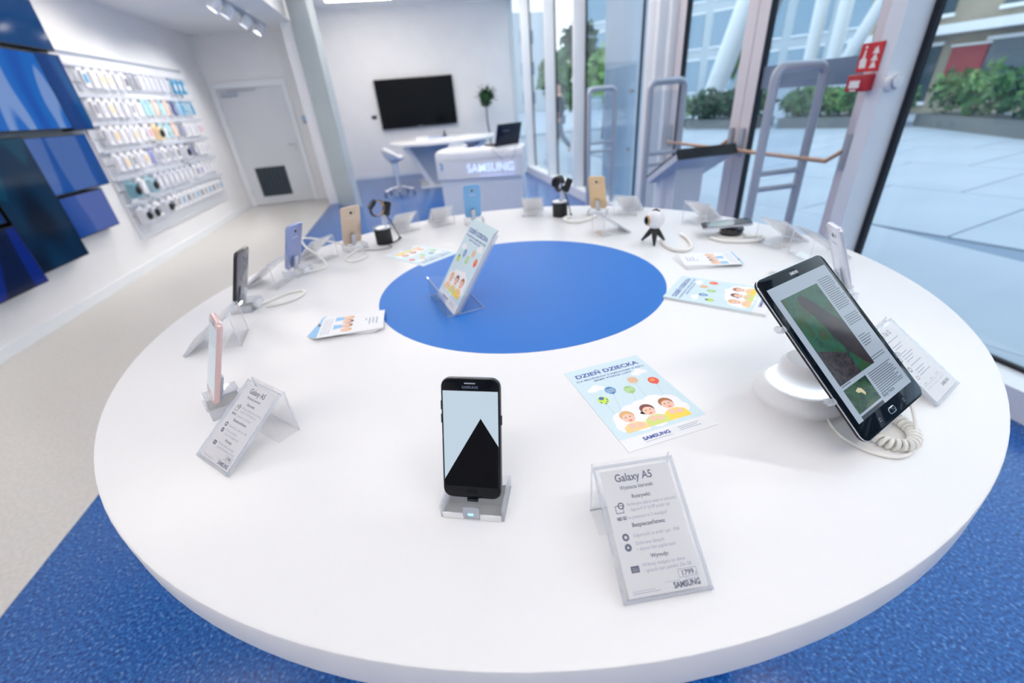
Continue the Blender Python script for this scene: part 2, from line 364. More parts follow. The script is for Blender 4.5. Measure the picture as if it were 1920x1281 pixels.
# ------------------------------------------------------------------ glass facade
FR_WHITE = mat('frame_white', (236, 240, 245), 0.4); FR_WARM = mat('frame_inner', (226, 220, 224), 0.45)
def window(n, ya, yb, label, fin=True, seal=True):
    t = tag(thing('window_%d' % n, label, 'window', (2.38, ya, 0)), kind='structure')
    L = yb - ya
    b = MB(); b.box((0.005, L / 2, 1.79), (0.012, L, 3.30), GLASS); b.obj('pane', t)
    if fin:
        b = MB(); b.box((-0.085, 0.03, 1.77), (0.19, 0.06, 3.26), FR_WHITE); b.obj('mullion', t)
    if seal:
        b = MB(); b.box((-0.004, -0.012, 1.77), (0.02, 0.022, 3.26), BLACK_RUB); b.obj('seal', t)
    b = MB(); b.box((0.0, L / 2, 0.07), (0.04, L, 0.14), FR_WHITE); b.obj('bottom_rail', t)
    b = MB(); b.box((0.0, L / 2, 3.4), (0.06, L, 0.06), FR_WHITE); b.obj('top_rail', t)
    return t
W_ = [(10.66, 10.7), (8.76, 10.6), (7.16, 8.7), (5.75, 7.1)]
for n, (a, c, lb) in enumerate([(8.76, 10.7, 'tall window pane farthest away, next to the television wall'), (7.16, 8.76, 'tall window pane behind the laptop counter'),
                                (5.75, 7.16, 'tall window pane with a walking passer-by behind it'), (4.08, 5.75, 'tall window pane in front of the fat round column'), (3.42, 4.08, 'narrow window pane beside the entrance doors')]):
    window(n + 1, a, c, lb, fin=(n != 3), seal=(n != 4))
# large pane beside the table
t = tag(thing('window_6', 'very large window pane to the right of the table', 'window', (2.38, -3.3, 0)), kind='structure')
b = MB(); b.box((0.005, 2.16, 1.79), (0.014, 4.32, 3.30), GLASS); b.obj('pane', t)
b = MB(); b.box((-0.012, 2.17, 0.15), (0.02, 4.34, 0.022), BLACK_RUB); b.obj('seal', t)
b = MB(); b.box((-0.008, 4.312, 1.77), (0.03, 0.03, 3.26), BLACK_RUB); b.obj('seal', t)
b = MB(); b.box((0.0, 2.17, 0.07), (0.04, 4.34, 0.14), FR_WHITE); b.obj('bottom_rail', t)
b = MB(); b.box((0.0, 2.17, 3.4), (0.06, 4.34, 0.06), FR_WHITE); b.obj('top_rail', t)
# entrance frame
S(box_obj('trim_1', (2.20, 1.03, 0), (2.40, 1.115, 3.4), FR_WHITE), 'wide white door jamb carrying the red fire alarm sign')
S(box_obj('trim_2', (2.30, 1.115, 0), (2.40, 1.16, 3.4), FR_WARM), 'inner door jamb of the right entrance door')
S(box_obj('trim_3', (2.26, 3.30, 0), (2.40, 3.36, 3.4), FR_WHITE), 'white door jamb beside the white pipe')
S(box_obj('trim_4', (2.34, 1.16, 2.6), (2.40, 3.30, 2.7), FR_WHITE), 'horizontal bar above the entrance doors')
COPPER = mat('copper_bar', (196, 160, 136), 0.4, 0.35)
def glass_door(n, ya, yb, label, hinge_low):
    t = tag(thing('door_%d' % n, label, 'door', (2.36, ya, 0)), kind='structure'); L = yb - ya
    b = MB(); b.box((0.005, L / 2, 1.35), (0.012, L - 0.1, 2.4), GLASS); b.obj('pane', t)
    for yy, m in ((0.055, FR_WARM), (L - 0.055, FR_WARM)):
        b = MB(); b.box((-0.005, yy, 1.3), (0.06, 0.11, 2.56), m); b.box((-0.005, yy + (0.058 if yy < L / 2 else -0.058), 1.3), (0.05, 0.006, 2.56), BLACK_RUB); b.obj('stile', t)
    b = MB(); b.box((-0.005, L / 2, 0.10), (0.06, L, 0.18), FR_WARM); b.obj('bottom_rail', t)
    b = MB(); b.box((-0.005, L / 2, 2.53), (0.06, L, 0.12), FR_WARM); b.obj('top_rail', t)
    bar = MB(); z = 0.95
    bar.tube([(-0.03, 0.05, z + 0.09), (-0.10, 0.14, z), (-0.10, L - 0.14, z), (-0.06, L - 0.05, z)], 0.014, COPPER, 10); po = bar.obj('push_bar', t, True)
    for yy in (0.06, L - 0.06):
        b = MB(); b.box((-0.045, yy, z + 0.05), (0.035, 0.035, 0.2), SILVER); b.obj('bar_bracket', po)
    return t
d2 = glass_door(2, 1.17, 2.235, 'right glass entrance door with frosted grey band', True)
b = MB(); b.box((-0.008, 0.53, 1.43), (0.003, 0.82, 0.14), GLASS_BAND); b.obj('frosted_band', d2)
glass_door(3, 2.245, 3.29, 'left glass entrance door behind the kiosk', False)
# white pipe beside the door
b = MB(); b.lathe([(0.10, 0.0), (0.10, 3.4)], WHITE_MET, 28, Matrix.Translation((2.30, 3.62, 0))); tag(b.obj('pipe_column', smooth=True), 'white round pipe beside the left entrance door', 'pipe')
# frameless glass screen with clamps
t = thing('glass_screen', 'frameless glass screen with small steel clamps near the fat column', 'glass screen', (2.362, 4.15, 0))
b = MB(); b.box((0, 0.42, 0.85), (0.01, 0.84, 1.66), clear_mat('screen_glass', tint=(246, 250, 253), haze=0.02, hazec=(190, 215, 235), refl=0.6)); b.obj('pane', t)
for z in (0.8, 1.42):
    b = MB(); b.box((-0.014, 0.06, z), (0.028, 0.09, 0.03), SILVER); b.obj('clamp', t)
b = MB(); b.box((0, 0.42, 0.012), (0.05, 0.84, 0.024), SILVER); b.obj('floor_channel', t)
# fire alarm sign, call point, sounder
RED = mat('sign_red', (206, 24, 40), 0.4); RED2 = mat('alarm_red', (176, 10, 38), 0.35); SIGN_W = mat('sign_white', (244, 240, 238), 0.5)
t = thing('fire_alarm_sign', 'square red fire alarm sign with a white hand and flames', 'sign', (2.195, 1.15, 1.415))
b = MB(); b.box((0, -0.005, 0.065), (0.006, 0.125, 0.13), RED); b.obj('plate', t)
def sx_poly(b, pts, x, m): b.poly([(x, a, z) for a, z in pts], m)
b = MB()
sx_poly(b, [(0.045, 0.018), (0.048, 0.055), (0.036, 0.064), (0.030, 0.1), (0.022, 0.1), (0.022, 0.066), (0.008, 0.056), (0.006, 0.018)], -0.0034, SIGN_W)
sx_poly(b, ell(0.027, 0.112, 0.007, 0.007, 12), -0.0034, SIGN_W)
b.obj('hand_symbol', t)
b = MB()
for q in (0.03, 0.062, 0.094): sx_poly(b, [(-0.014, q - 0.014), (-0.024, q + 0.004), (-0.02, q + 0.012), (-0.028, q + 0.008), (-0.036, q + 0.02), (-0.046, q), (-0.052, q - 0.014)], -0.0034, SIGN_W)
b.obj('flame_symbol', t)
t = thing('fire_call_point', 'dark red manual call point box below the fire alarm sign', 'alarm button', (2.195, 1.145, 1.325))
b = MB(); b.slab(0.12, 0.08, 0.05, 0.008, 0.004, RED2, Matrix.Rotation(D(-90), 4, 'Z') @ Matrix.Translation((0, -0.02, 0))); b.obj('case', t, True)
b = MB(); b.box((-0.0465, 0.008, 0.035), (0.003, 0.06, 0.035), SIGN_W); b.obj('glass_plate', t)
b = MB(); b.box((-0.0475, 0.008, 0.007), (0.002, 0.035, 0.008), SIGN_W); b.obj('key_label', t)
t = thing('alarm_sounder', 'round white alarm sounder on the jamb next to the red call point', 'sounder', (2.24, 1.03, 1.36))
b = MB(); b.lathe([(0.045, 0), (0.045, 0.02), (0.03, 0.03), (0.028, 0.045), (0.0, 0.05)], WHITE_PL, 24, Matrix.Rotation(D(90), 4, 'X')); b.obj('body', t, True)
b = MB(); b.lathe([(0.032, 0.03), (0.034, 0.034), (0.03, 0.038)], GREY_MET, 24, Matrix.Rotation(D(90), 4, 'X'), cap=False); b.obj('ring', t, True)

# ------------------------------------------------------------------ the round display table
t = thing('display_table', 'large round white display table with a blue disc in the middle', 'table', (0, 0, 0))
R = 0.916
b = MB(); b.lathe([(R - 0.003, T - 0.052), (R, T - 0.049), (R, T - 0.004), (R - 0.001, T - 0.0015), (R - 0.004, T), (0.0, T)], TABLE_WHITE, 160, cap=False)
b.lathe([(0.0, T - 0.052), (R - 0.003, T - 0.052)], TABLE_WHITE, 160, cap=False); b.obj('tabletop', t, True)
b = MB(); b.lathe([(0.378, T - 0.0004), (0.378, T + 0.0006), (0.0, T + 0.0006)], BLUE_DISC, 96, Matrix.Translation((-0.009, 0.0, 0)), cap=False); b.obj('blue_disc', t)
b = MB(); b.lathe([(0.50, 0.0), (0.50, 0.03), (0.30, 0.06), (0.26, 0.3), (0.26, 0.7), (0.42, T - 0.054)], TABLE_WHITE, 64, cap=False); b.obj('pedestal', t, True)

# ------------------------------------------------------------------ helpers for things on the table
def at(x, y, yaw, z=T): return (x, y, z), D(yaw + 90)
def tiltM(tilt, zoff=0.022): return Matrix.Translation((0, 0, zoff)) @ Matrix.Rotation(D(-tilt), 4, 'X')   # top leans to +y
def front_plane(M, x, z, y):   # places flat x/y drawings on the front of an upright slab
    return M @ Matrix.Translation((x, y, z)) @ Matrix.Rotation(D(90), 4, 'X')
def back_plane(M, x, z, y):
    return M @ Matrix.Translation((x, y, z)) @ Matrix.Rotation(D(180), 4, 'Z') @ Matrix.Rotation(D(90), 4, 'X')

def phone(label, x, y, yaw, body, front, frame=None, w_=0.0714, h_=0.146, tilt=22, screen=None, back_detail=True):
    loc, rz = at(x, y, yaw); t_ = 0.0079
    o = thing('smartphone', label, 'phone', loc, rz, 'phones on display around the table')
    M = tiltM(tilt); frame = frame or body
    b = MB(); b.slab(w_, h_, t_, 0.0115, 0.0022, body, M, 8); bo = b.obj('body', o, True)
    b = MB(); b.slab(w_ - 0.0022, h_ - 0.0022, 0.0012, 0.0108, 0.0005, front, M @ Matrix.Translation((0, -t_ / 2 + 0.0002, 0.0011)), 8); b.obj('front_glass', o, True)
    z1, z0 = h_ - 0.0155, 0.0150
    b = MB(); y_ = -t_ / 2 - 0.0005
    W = w_ / 2 - 0.0028
    b.poly([M @ Vector(p) for p in ((-W, y_, z0), (W, y_, z0), (W, y_, z1), (-W, y_, z1))], screen or BLACK_GLOSS); sc = b.obj('screen', o)
    b = MB(); b.slab(0.0145, 0.0058, 0.0008, 0.0026, 0.0003, front, M @ Matrix.Translation((0, y_ + 0.0002, 0.0045))); b.obj('home_button', o, True)
    b = MB(); b.box((0, y_, h_ - 0.0065), (0.013, 0.0004, 0.0012), GREY_MET, M); b.obj('earpiece', o)
    b = MB(); b.text('SAMSUNG', 0.0042, mat('phone_logo', (92, 104, 124), 0.4), front_plane(M, 0, h_ - 0.0125, y_), 'CENTER', 0.03); b.obj('front_logo', o)
    b = MB(); b.slab(0.0035, 0.011, 0.0016, 0.0006, 0.0004, frame, M @ Matrix.Translation((w_ / 2 + 0.0002, 0, h_ * 0.62)) @ Matrix.Rotation(D(90), 4, 'Z')); b.obj('power_key', o)
    for zz in (0.73, 0.62):
        b = MB(); b.slab(0.0035, 0.011, 0.0016, 0.0006, 0.0004, frame, M @ Matrix.Translation((-w_ / 2 - 0.0002, 0, h_ * zz)) @ Matrix.Rotation(D(90), 4, 'Z')); b.obj('volume_key', o)
    if back_detail:
        yb = t_ / 2
        b = MB(); Mb = M @ Matrix.Translation((0, yb - 0.0003, h_ - 0.0215)) @ Matrix.Rotation(D(-90), 4, 'X')
        b.lathe([(0.0060, 0.0), (0.0060, 0.001), (0.0050, 0.0012)], SILVER, 20, Mb, cap=False); b.lathe([(0.0, 0.0009), (0.0050, 0.0009)], BLACK_GLOSS, 20, Mb, cap=False); b.obj('camera_lens', o, True)
        b = MB(); b.box((-0.0125, yb + 0.0001, h_ - 0.0215), (0.003, 0.0008, 0.0075), mat('flash_grey', (150, 146, 150), 0.3), M); b.obj('flash', o)
        b = MB(); b.text('SAMSUNG', 0.0058, mat('back_logo', (225, 225, 230), 0.35), back_plane(M, 0, h_ - 0.043, yb + 0.0003), 'CENTER', 0.03); b.obj('back_logo', o)
    return o, M, t_

def phone_stand(label, x, y, yaw, cord=None, tilt=22, wide=0.075, led=False, cord_r=0.0034):
    loc, rz = at(x, y, yaw)
    o = thing('phone_stand', label, 'phone stand', loc, rz, 'clear acrylic phone stands')
    b = MB(); b.prism([(-0.014, 0.0), (0.040, 0.0), (0.040, 0.018), (0.012, 0.021), (0.008, 0.0175), (-0.006, 0.0175), (-0.008, 0.021), (-0.012, 0.021)], -wide / 2, wide / 2, ACRYL, None, 'x'); b.obj('base', o)
    for sx_ in (-1, 1):
        b = MB(); b.box((sx_ * wide / 2, 0.013, 0.0095), (0.0025, 0.054, 0.019), ACRYL_EDGE); b.obj('end_plate', o)
    M = tiltM(tilt, 0.018)
    b = MB(); b.slab(0.016, 0.045, 0.005, 0.003, 0.001, mat('clip_grey', (206, 212, 222), 0.3), M @ Matrix.Translation((0, 0.0092, 0)), 4); b.obj('back_prong', o, True)
    b = MB(); b.slab(0.02, 0.017, 0.003, 0.002, 0.0008, ACRYL_EDGE, Matrix.Translation((0, -0.0155, 0.004)), 4); b.obj('front_clip', o, True)
    if led:
        b = MB(); b.box((0.0, -0.0176, 0.0125), (0.006, 0.001, 0.0018), mat('led_blue', (90, 200, 255), 0.3, emit=(110, 210, 255), es=3)); b.obj('status_light', o)
        for sx_ in (-1, 1):
            b = MB(); b.box((sx_ * 0.023, -0.0148, 0.0055), (0.025, 0.002, 0.008), WHITE_PL); b.obj('foil_strip', o)
        b = MB(); b.box((0, 0.0, 0.0205), (0.013, 0.008, 0.004), BLACK); b.obj('plug', o)
    b = MB(); b.slab(0.026, 0.016, 0.014, 0.004, 0.002, mat('clip_clear', (230, 234, 240), 0.25), Matrix.Translation((0, 0.042, 0.0)), 4); b.obj('cord_housing', o, True)
    if cord:
        Minv = (Matrix.Translation(loc) @ Matrix.Rotation(rz, 4, 'Z')).inverted()
        pts = [Minv @ Vector((p[0], p[1], T + (p[2] if len(p) > 2 else cord_r + 0.0005))) for p in cord]
        b = MB(); b.tube(smooth_path([Vector((0, 0.046, 0.009))] + pts, 8), cord_r, CORD, 8); b.obj('security_cord', o, True)
    return o

# ---- price card frames
def card_text(b, kind, M, w_, h_):
    def tx(s_, u, v, size, m=INK_LIGHT, al='LEFT', bold=0.0, width=None):
        b.text(s_, size, m, M @ Matrix.Translation(((u - 0.5) * w_, (0.5 - v) * h_, 0.00035)), al, bold, width)
    def rect(u0, v0, u1, v1, m): b.poly([M @ Vector(((u - 0.5) * w_, (0.5 - v) * h_, 0.00035)) for u, v in ((u0, v1), (u1, v1), (u1, v0), (u0, v0))], m)
    def ring(u, v, r_, m, r2=0.65):
        n = 16
        for k in range(n):
            a0, a1 = 2 * math.pi * k / n, 2 * math.pi * (k + 1) / n
            b.poly([M @ Vector(((u - 0.5) * w_ + r * math.cos(a), (0.5 - v) * h_ + r * math.sin(a), 0.00035)) for r, a in ((r_, a0), (r_, a1), (r_ * r2, a1), (r_ * r2, a0))], m)
    def frame(u0, v0, u1, v1, m, t=0.006):
        rect(u0, v0, u1, v0 + t, m); rect(u0, v1 - t, u1, v1, m); rect(u0, v0, u0 + t * 1.4, v1, m); rect(u1 - t * 1.4, v0, u1, v1, m)
    if kind == 'A5':
        tx('Galaxy A5', 0.46, 0.105, 0.0115, INK, 'CENTER', 0.015, 0.0415)
        tx('Wyznacza kierunek:', 0.47, 0.175, 0.0056, INK, 'CENTER', 0.01, 0.037)
        tx('Rozrywki:', 0.50, 0.255, 0.0052, INK, 'CENTER', 0.02)
        tx('Perfekcyjne zdjęcia nawet w ciemności', 0.27, 0.315, 0.0046, width=0.054); tx('– Aparat F1.9 16 MP przód i tył', 0.27, 0.36, 0.0046, width=0.045)
        frame(0.10, 0.30, 0.21, 0.365, INK, 0.006); ring(0.185, 0.305, 0.0035, INK)
        tx('HBO GO', 0.09, 0.42, 0.0046, INK, bold=0.05, width=0.0105); tx('w prezencie na 3 miesiące*', 0.25, 0.42, 0.0046, width=0.042)
        tx('Bezpieczeństwa:', 0.50, 0.485, 0.0054, INK, 'CENTER', 0.02)
        ring(0.145, 0.555, 0.0036, INK, 0.45); tx('Odporność na wodę i pył – IP68', 0.25, 0.565, 0.0046, width=0.049)
        ring(0.145, 0.635, 0.0036, INK, 0.3); tx('Ochrona danych', 0.25, 0.625, 0.0046); tx('– skaner linii papilarnych', 0.25, 0.67, 0.0046, width=0.041)
        tx('Wygody:', 0.53, 0.735, 0.0052, INK, 'CENTER', 0.02)
        rect(0.11, 0.775, 0.22, 0.825, INK); tx('256', 0.165, 0.812, 0.004, PAPER, 'CENTER', 0.03)
        tx('Więcej miejsca na dane', 0.27, 0.79, 0.0046); tx('– gniazdo kart pamięci 256 GB', 0.27, 0.833, 0.0046, width=0.049)
        frame(0.70, 0.85, 0.95, 0.912, INK_LIGHT, 0.004); tx('1799', 0.82, 0.900, 0.0066, INK, 'CENTER', 0.02); tx('zł', 0.91, 0.903, 0.004)
        rect(0.5, 0.925, 0.70, 0.9275, INK_LIGHT); tx('Cena w zł', 0.95, 0.937, 0.0034, INK_LIGHT, 'RIGHT')
        tx('SAMSUNG', 0.95, 0.978, 0.0072, INK, 'RIGHT', 0.035, 0.027)
        rect(0.06, 0.955, 0.36, 0.958, INK_LIGHT); rect(0.06, 0.97, 0.42, 0.974, INK_LIGHT)
    elif kind == 'S2':
        tx('Galaxy Tab S2', 0.38, 0.105, 0.0105, INK, 'CENTER', 0.01, 0.046)
        for k, (v, n, ic) in enumerate(((0.17, 1, 0), (0.25, 2, 1), (0.36, 4, 0), (0.53, 1, 2), (0.6, 3, 1))):
            for q in range(n): rect(0.28, v + q * 0.036, 0.8 - 0.09 * ((k + q) % 3), v + q * 0.036 + 0.012, INK_LIGHT)
        for v in (0.2, 0.41, 0.56): ring(0.15, v, 0.0042, INK)
        rect(0.14, 0.30, 0.18, 0.33, INK); frame(0.1, 0.66, 0.2, 0.7, INK)
        for u in (0.08, 0.38, 0.68): frame(u, 0.80, u + 0.24, 0.85, INK_LIGHT, 0.004); tx('1', u + 0.12, 0.838, 0.004, INK, 'CENTER'); rect(u + 0.05, 0.775, u + 0.18, 0.783, INK_LIGHT)
        tx('SAMSUNG', 0.95, 0.93, 0.0066, INK, 'RIGHT', 0.035, 0.026)
    else:
        tx('Galaxy', 0.46, 0.105, 0.0115, INK, 'CENTER', 0.015)
        for k in range(9): rect(0.25, 0.22 + k * 0.07, 0.8 - 0.1 * (k % 3), 0.235 + k * 0.07, INK_LIGHT)
        tx('SAMSUNG', 0.95, 0.978, 0.0072, INK, 'RIGHT', 0.035, 0.027)
PLAIN = {}
def card_frame(label, x, y, yaw, kind='plain', w_=0.089, h_=0.13, tilt=56.3, card=True):
    loc, rz = at(x, y, yaw)
    o = thing('price_card_holder', label, 'card holder', loc, rz, 'acrylic price card holders')
    M = tiltM(tilt, 0.003)
    a = D(tilt); top_y, top_z = h_ * math.sin(a), h_ * math.cos(a) + 0.003
    b = MB(); b.box((0, -0.0012, h_ / 2), (w_, 0.0016, h_), ACRYL, M); b.obj('front_sheet', o)
    b = MB(); b.box((0, 0.0032, h_ / 2), (w_, 0.0016, h_), ACRYL, M); b.obj('middle_sheet', o)
    b = MB()
    for s_ in (-1, 1): b.box((s_ * (w_ / 2 - 0.0008), 0.001, h_ / 2), (0.0022, 0.0055, h_), ACRYL_EDGE, M)
    b.box((0, 0.001, 0.002), (w_, 0.0055, 0.003), ACRYL_EDGE, M); b.box((0, 0.001, h_ - 0.001), (w_, 0.0065, 0.0025), ACRYL_EDGE, M); b.obj('sheet_edges', o)
    b = MB(); Mb = Matrix.Translation((0, top_y + 0.006, 0))
    b.box((0, -0.001, top_z / 2), (w_, 0.0018, top_z), ACRYL, Mb)
    for s_ in (-1, 1): b.box((s_ * (w_ / 2 - 0.0006), -0.001, top_z / 2), (0.0014, 0.0024, top_z), ACRYL_EDGE, Mb)
    b.obj('back_support', o)
    b = MB(); b.box((0, top_y - 0.012, 0.0012), (w_, 0.036, 0.0016), ACRYL); b.obj('foot_lip', o)
    if card:
        cw, ch = w_ - 0.012, h_ - 0.010
        key = kind
        if key not in PLAIN:
            c = MB(); c.box((0, 0, 0), (cw, ch, 0.0005), CARD_PAPER); pm = c.mesh('price_card')
            b2 = MB(); card_text(b2, kind, Matrix.Identity(4), cw, ch); lm = b2.mesh('lettering'); PLAIN[key] = (pm, lm)
        pm, lm = PLAIN[key]
        Mc = M @ Matrix.Translation((0, 0.0010, h_ / 2 - 0.001)) @ Matrix.Rotation(D(90), 4, 'X')
        po = bpy.data.objects.new('price_card', pm); COL.objects.link(po); po.parent = o; po.matrix_local = Mc
        lo_ = bpy.data.objects.new('lettering', lm); COL.objects.link(lo_); lo_.parent = po; lo_['kind'] = 'stuff'
    return o

# ---- event flyers
def stripe_mat():
    m = bpy.data.materials.new('flyer_sky'); m.use_nodes = True; nt = m.node_tree; p = nt.nodes['Principled BSDF']; p.inputs['Roughness'].default_value = 0.5
    t_ = nt.nodes.new('ShaderNodeTexCoord'); wv = nt.nodes.new('ShaderNodeTexWave'); r = nt.nodes.new('ShaderNodeValToRGB')
    wv.bands_direction = 'DIAGONAL'; wv.inputs['Scale'].default_value = 130
    nt.links.new(t_.outputs['Object'], wv.inputs['Vector']); nt.links.new(wv.outputs[0], r.inputs[0]); nt.links.new(r.outputs[0], p.inputs['Base Color'])
    r.color_ramp.elements[0].color = (*lin((204, 228, 236)), 1); r.color_ramp.elements[1].color = (*lin((214, 234, 240)), 1)
    return m
FLY_SKY = stripe_mat(); CLOUD = mat('printed_cloud', (244, 243, 246), 0.6)
BAL = {k: mat('balloon_' + k, c, 0.6) for k, c in dict(blue=(66, 138, 190), beige=(222, 204, 176), green=(158, 206, 116), red=(238, 92, 74), lime=(206, 234, 88), navy=(72, 104, 168), orange=(246, 150, 84)).items()}
HAIR = [mat('printed_hair_%d' % k, c, 0.6) for k, c in enumerate(((226, 178, 120), (126, 72, 62), (176, 112, 70)))]
SHIRT = [mat('printed_shirt_%d' % k, c, 0.6) for k, c in enumerate(((250, 214, 150), (214, 226, 130), (250, 216, 88)))]
FW, FH = 0.147, 0.212
def flyer_meshes():
    b = MB(); L = [0]
    def q(u, v): return ((u - 0.5) * FW, (0.5 - v) * FH)
    def shape(pts, m, lv): b.poly([(*q(u, v), 0.0001 + 0.00008 * lv) for u, v in pts], m)
    def e(u, v, a, c, m, lv, rot=0.0, n=20): shape([(u + (p[0]), v + p[1] * FW / FH) for p in reversed(ell(0, 0, a, c, n, rot))], m, lv)
    def tx(s_, u, v, size, m, al, bold, width, lv=2): b.text(s_, size, m, Matrix.Translation((*q(u, v), 0.0001 + 0.00008 * lv)), al, bold, width)
    shape([(0, 0.885), (1, 0.885), (1, 0), (0, 0)], FLY_SKY, 0)
    tx('DZIEŃ DZIECKA', 0.5, 0.125, 0.0145, INK_BLUE, 'CENTER', 0.03, FW * 0.84)
    tx('DLA MIŁOŚNIKÓW Z SAMSUNGIEM W RĘKU,', 0.5, 0.175, 0.0055, INK_BLUE, 'CENTER', 0.02, FW * 0.9); tx('MAMY PYSZNE LODY', 0.5, 0.212, 0.0055, INK_BLUE, 'CENTER', 0.02, FW * 0.5)
    for (u, v) in ((0.19, 0.30), (0.81, 0.235)):
        for du, dv, a in ((0, 0, 0.06), (-0.06, 0.01, 0.045), (0.06, 0.008, 0.05), (0.02, -0.02, 0.05), (-0.03, 0.02, 0.045)): e(u + du, v + dv, a, a * 0.75, CLOUD, 1.0 + du)
    B_ = [(0.33, 0.365, 'blue', 0.25, 0.62), (0.66, 0.315, 'beige', 0.62, 0.57), (0.53, 0.415, 'green', 0.47, 0.58), (0.87, 0.385, 'red', 0.82, 0.56), (0.17, 0.455, 'lime', 0.16, 0.66)]
    for u, v, k, su, sv in B_:
        shape([(u - 0.0015, v + 0.04), (su - 0.0015, sv), (su + 0.0015, sv), (u + 0.0015, v + 0.04)], INK_LIGHT, 0.6)
        e(u, v, 0.062, 0.068, BAL[k], 1.5); shape([(u - 0.035, v + 0.028), (u, v + 0.058), (u + 0.035, v + 0.028)][::1], BAL[k], 1.4)
    for k in range(5): shape([(0.28, 0.345 + k * 0.011 + 0.003), (0.38, 0.345 + k * 0.011 + 0.003), (0.38, 0.345 + k * 0.011), (0.28, 0.345 + k * 0.011)], CLOUD, 2)
    for k in range(4): shape([(0.48, 0.395 + k * 0.012 + 0.003), (0.58, 0.395 + k * 0.012 + 0.003), (0.58, 0.395 + k * 0.012), (0.48, 0.395 + k * 0.012)], CLOUD, 2)
    for k in range(5): shape([(0.615 + k * 0.021, 0.345), (0.622 + k * 0.021, 0.345), (0.622 + k * 0.021, 0.285), (0.615 + k * 0.021, 0.285)], BAL['orange'], 2)
    e(0.865, 0.375, 0.03, 0.03, BAL['orange'], 2)
    e(0.165, 0.43, 0.03, 0.028, BAL['navy'], 2)
    for du, dv in ((-0.04, 0.02), (0.03, 0.025), (0.0, 0.045), (0.045, 0.0)): e(0.17 + du, 0.455 + dv, 0.01, 0.01, BAL['navy'], 2)
    for u, v, a in ((0.22, 0.71, 0.13), (0.36, 0.66, 0.13), (0.5, 0.64, 0.13), (0.66, 0.63, 0.14), (0.8, 0.66, 0.12), (0.84, 0.74, 0.10), (0.68, 0.76, 0.14), (0.5, 0.77, 0.15), (0.32, 0.78, 0.13), (0.17, 0.77, 0.10)): e(u, v, a, a * 0.95, CLOUD, 1.0 + u * 0.2)
    for k, u in enumerate((0.26, 0.51, 0.75)):
        v = 0.70 - 0.012 * k
        shape([(u - 0.13, 0.845), (u + 0.13, 0.845), (u + 0.12, v + 0.09), (u + 0.05, v + 0.06), (u - 0.05, v + 0.06), (u - 0.12, v + 0.09)], SHIRT[k], 2.2)
        e(u - 0.03, v + 0.09, 0.04, 0.04, SKIN_P, 2.5); e(u + 0.05, v + 0.1, 0.04, 0.035, SKIN_P, 2.5)
        e(u, v - 0.018, 0.078, 0.078, HAIR[k], 2.6); e(u, v + 0.008, 0.066, 0.068, SKIN_P, 3)
        for s_ in (-1, 1): e(u + s_ * 0.025, v - 0.004, 0.008, 0.008, HAIR[1], 3.4, n=10)
        e(u, v + 0.034, 0.018, 0.009, BAL['red'], 3.4, n=12)
    tx('SAMSUNG', 0.37, 0.945, 0.0088, INK_BLUE, 'CENTER', 0.035, FW * 0.30)
    shape([(0.22, 0.965), (0.52, 0.965), (0.52, 0.961), (0.22, 0.961)], INK_LIGHT, 1)
    for k in range(3): shape([(0.62, 0.922 + k * 0.016), (0.86 - 0.03 * (k % 2), 0.922 + k * 0.016), (0.86 - 0.03 * (k % 2), 0.917 + k * 0.016), (0.62, 0.917 + k * 0.016)], INK_LIGHT, 1)
    return b.mesh('print')
FLY_PRINT = flyer_meshes()
def sheet_mesh(w_, h_, t_, m):
    b = MB(); b.box((0, 0, -t_ / 2), (w_, h_, t_), m); return b.mesh('paper_sheet')
def flyer(label, M, thick=0.0006, group=None):
    o = thing('event_flyer', label, 'flyer', (0, 0, 0), 0, group or 'children day flyers'); o.matrix_world = M
    s_ = bpy.data.objects.new('paper_sheet', sheet_mesh(FW, FH, thick, PAPER)); COL.objects.link(s_); s_.parent = o
    p = bpy.data.objects.new('print', FLY_PRINT); COL.objects.link(p); p.parent = o; p['kind'] = 'stuff'
    return o
def flatM(x, y, yaw, z): return Matrix.Translation((x, y, z)) @ Matrix.Rotation(D(yaw + 90), 4, 'Z')

# ---- small leaflets
LW, LH = 0.10, 0.15
def leaflet_mesh():
    b = MB()
    def q(u, v): return ((u - 0.5) * LW, (0.5 - v) * LH)
    def shape(pts, m, lv): b.poly([(*q(u, v), 0.00008 + 0.00007 * lv) for u, v in pts], m)
    def e(u, v, a, c, m, lv): shape([(u + p[0], v + p[1] * LW / LH) for p in reversed(ell(0, 0, a, c, 18))], m, lv)
    for k, wd in enumerate((0.36, 0.3, 0.34, 0.12)): shape([(0.34, 0.10 + k * 0.055 + 0.02), (0.34 + wd, 0.10 + k * 0.055 + 0.02), (0.34 + wd, 0.10 + k * 0.055), (0.34, 0.10 + k * 0.055)], INK_LIGHT, 0)
    SB = mat('printed_blue_shirt', (150, 200, 238), 0.6)
    for k, u in enumerate((0.16, 0.36, 0.58, 0.8)):
        shape([(u - 0.11, 0.76), (u + 0.11, 0.76), (u + 0.08, 0.62), (u - 0.08, 0.62)], SB if k % 2 == 0 else CLOUD, 0.5 + 0.1 * k)
        e(u, 0.555, 0.095, 0.13, HAIR[k % 3], 1.2); e(u, 0.575, 0.078, 0.10, SKIN_P, 2)
    for k in range(4): shape([(0.08, 0.81 + k * 0.035 + 0.008), (0.9, 0.81 + k * 0.035 + 0.008), (0.9, 0.81 + k * 0.035), (0.08, 0.81 + k * 0.035)], INK_LIGHT, 0)
    shape([(0.0, 1.0), (1.0, 1.0), (1.0, 0.965), (0.0, 0.965)], SB, 0); shape([(0.3, 1.0), (0.42, 1.0), (0.42, 0.965), (0.3, 0.965)], INK, 1)
    return b.mesh('print')
LEAF_PRINT = leaflet_mesh()
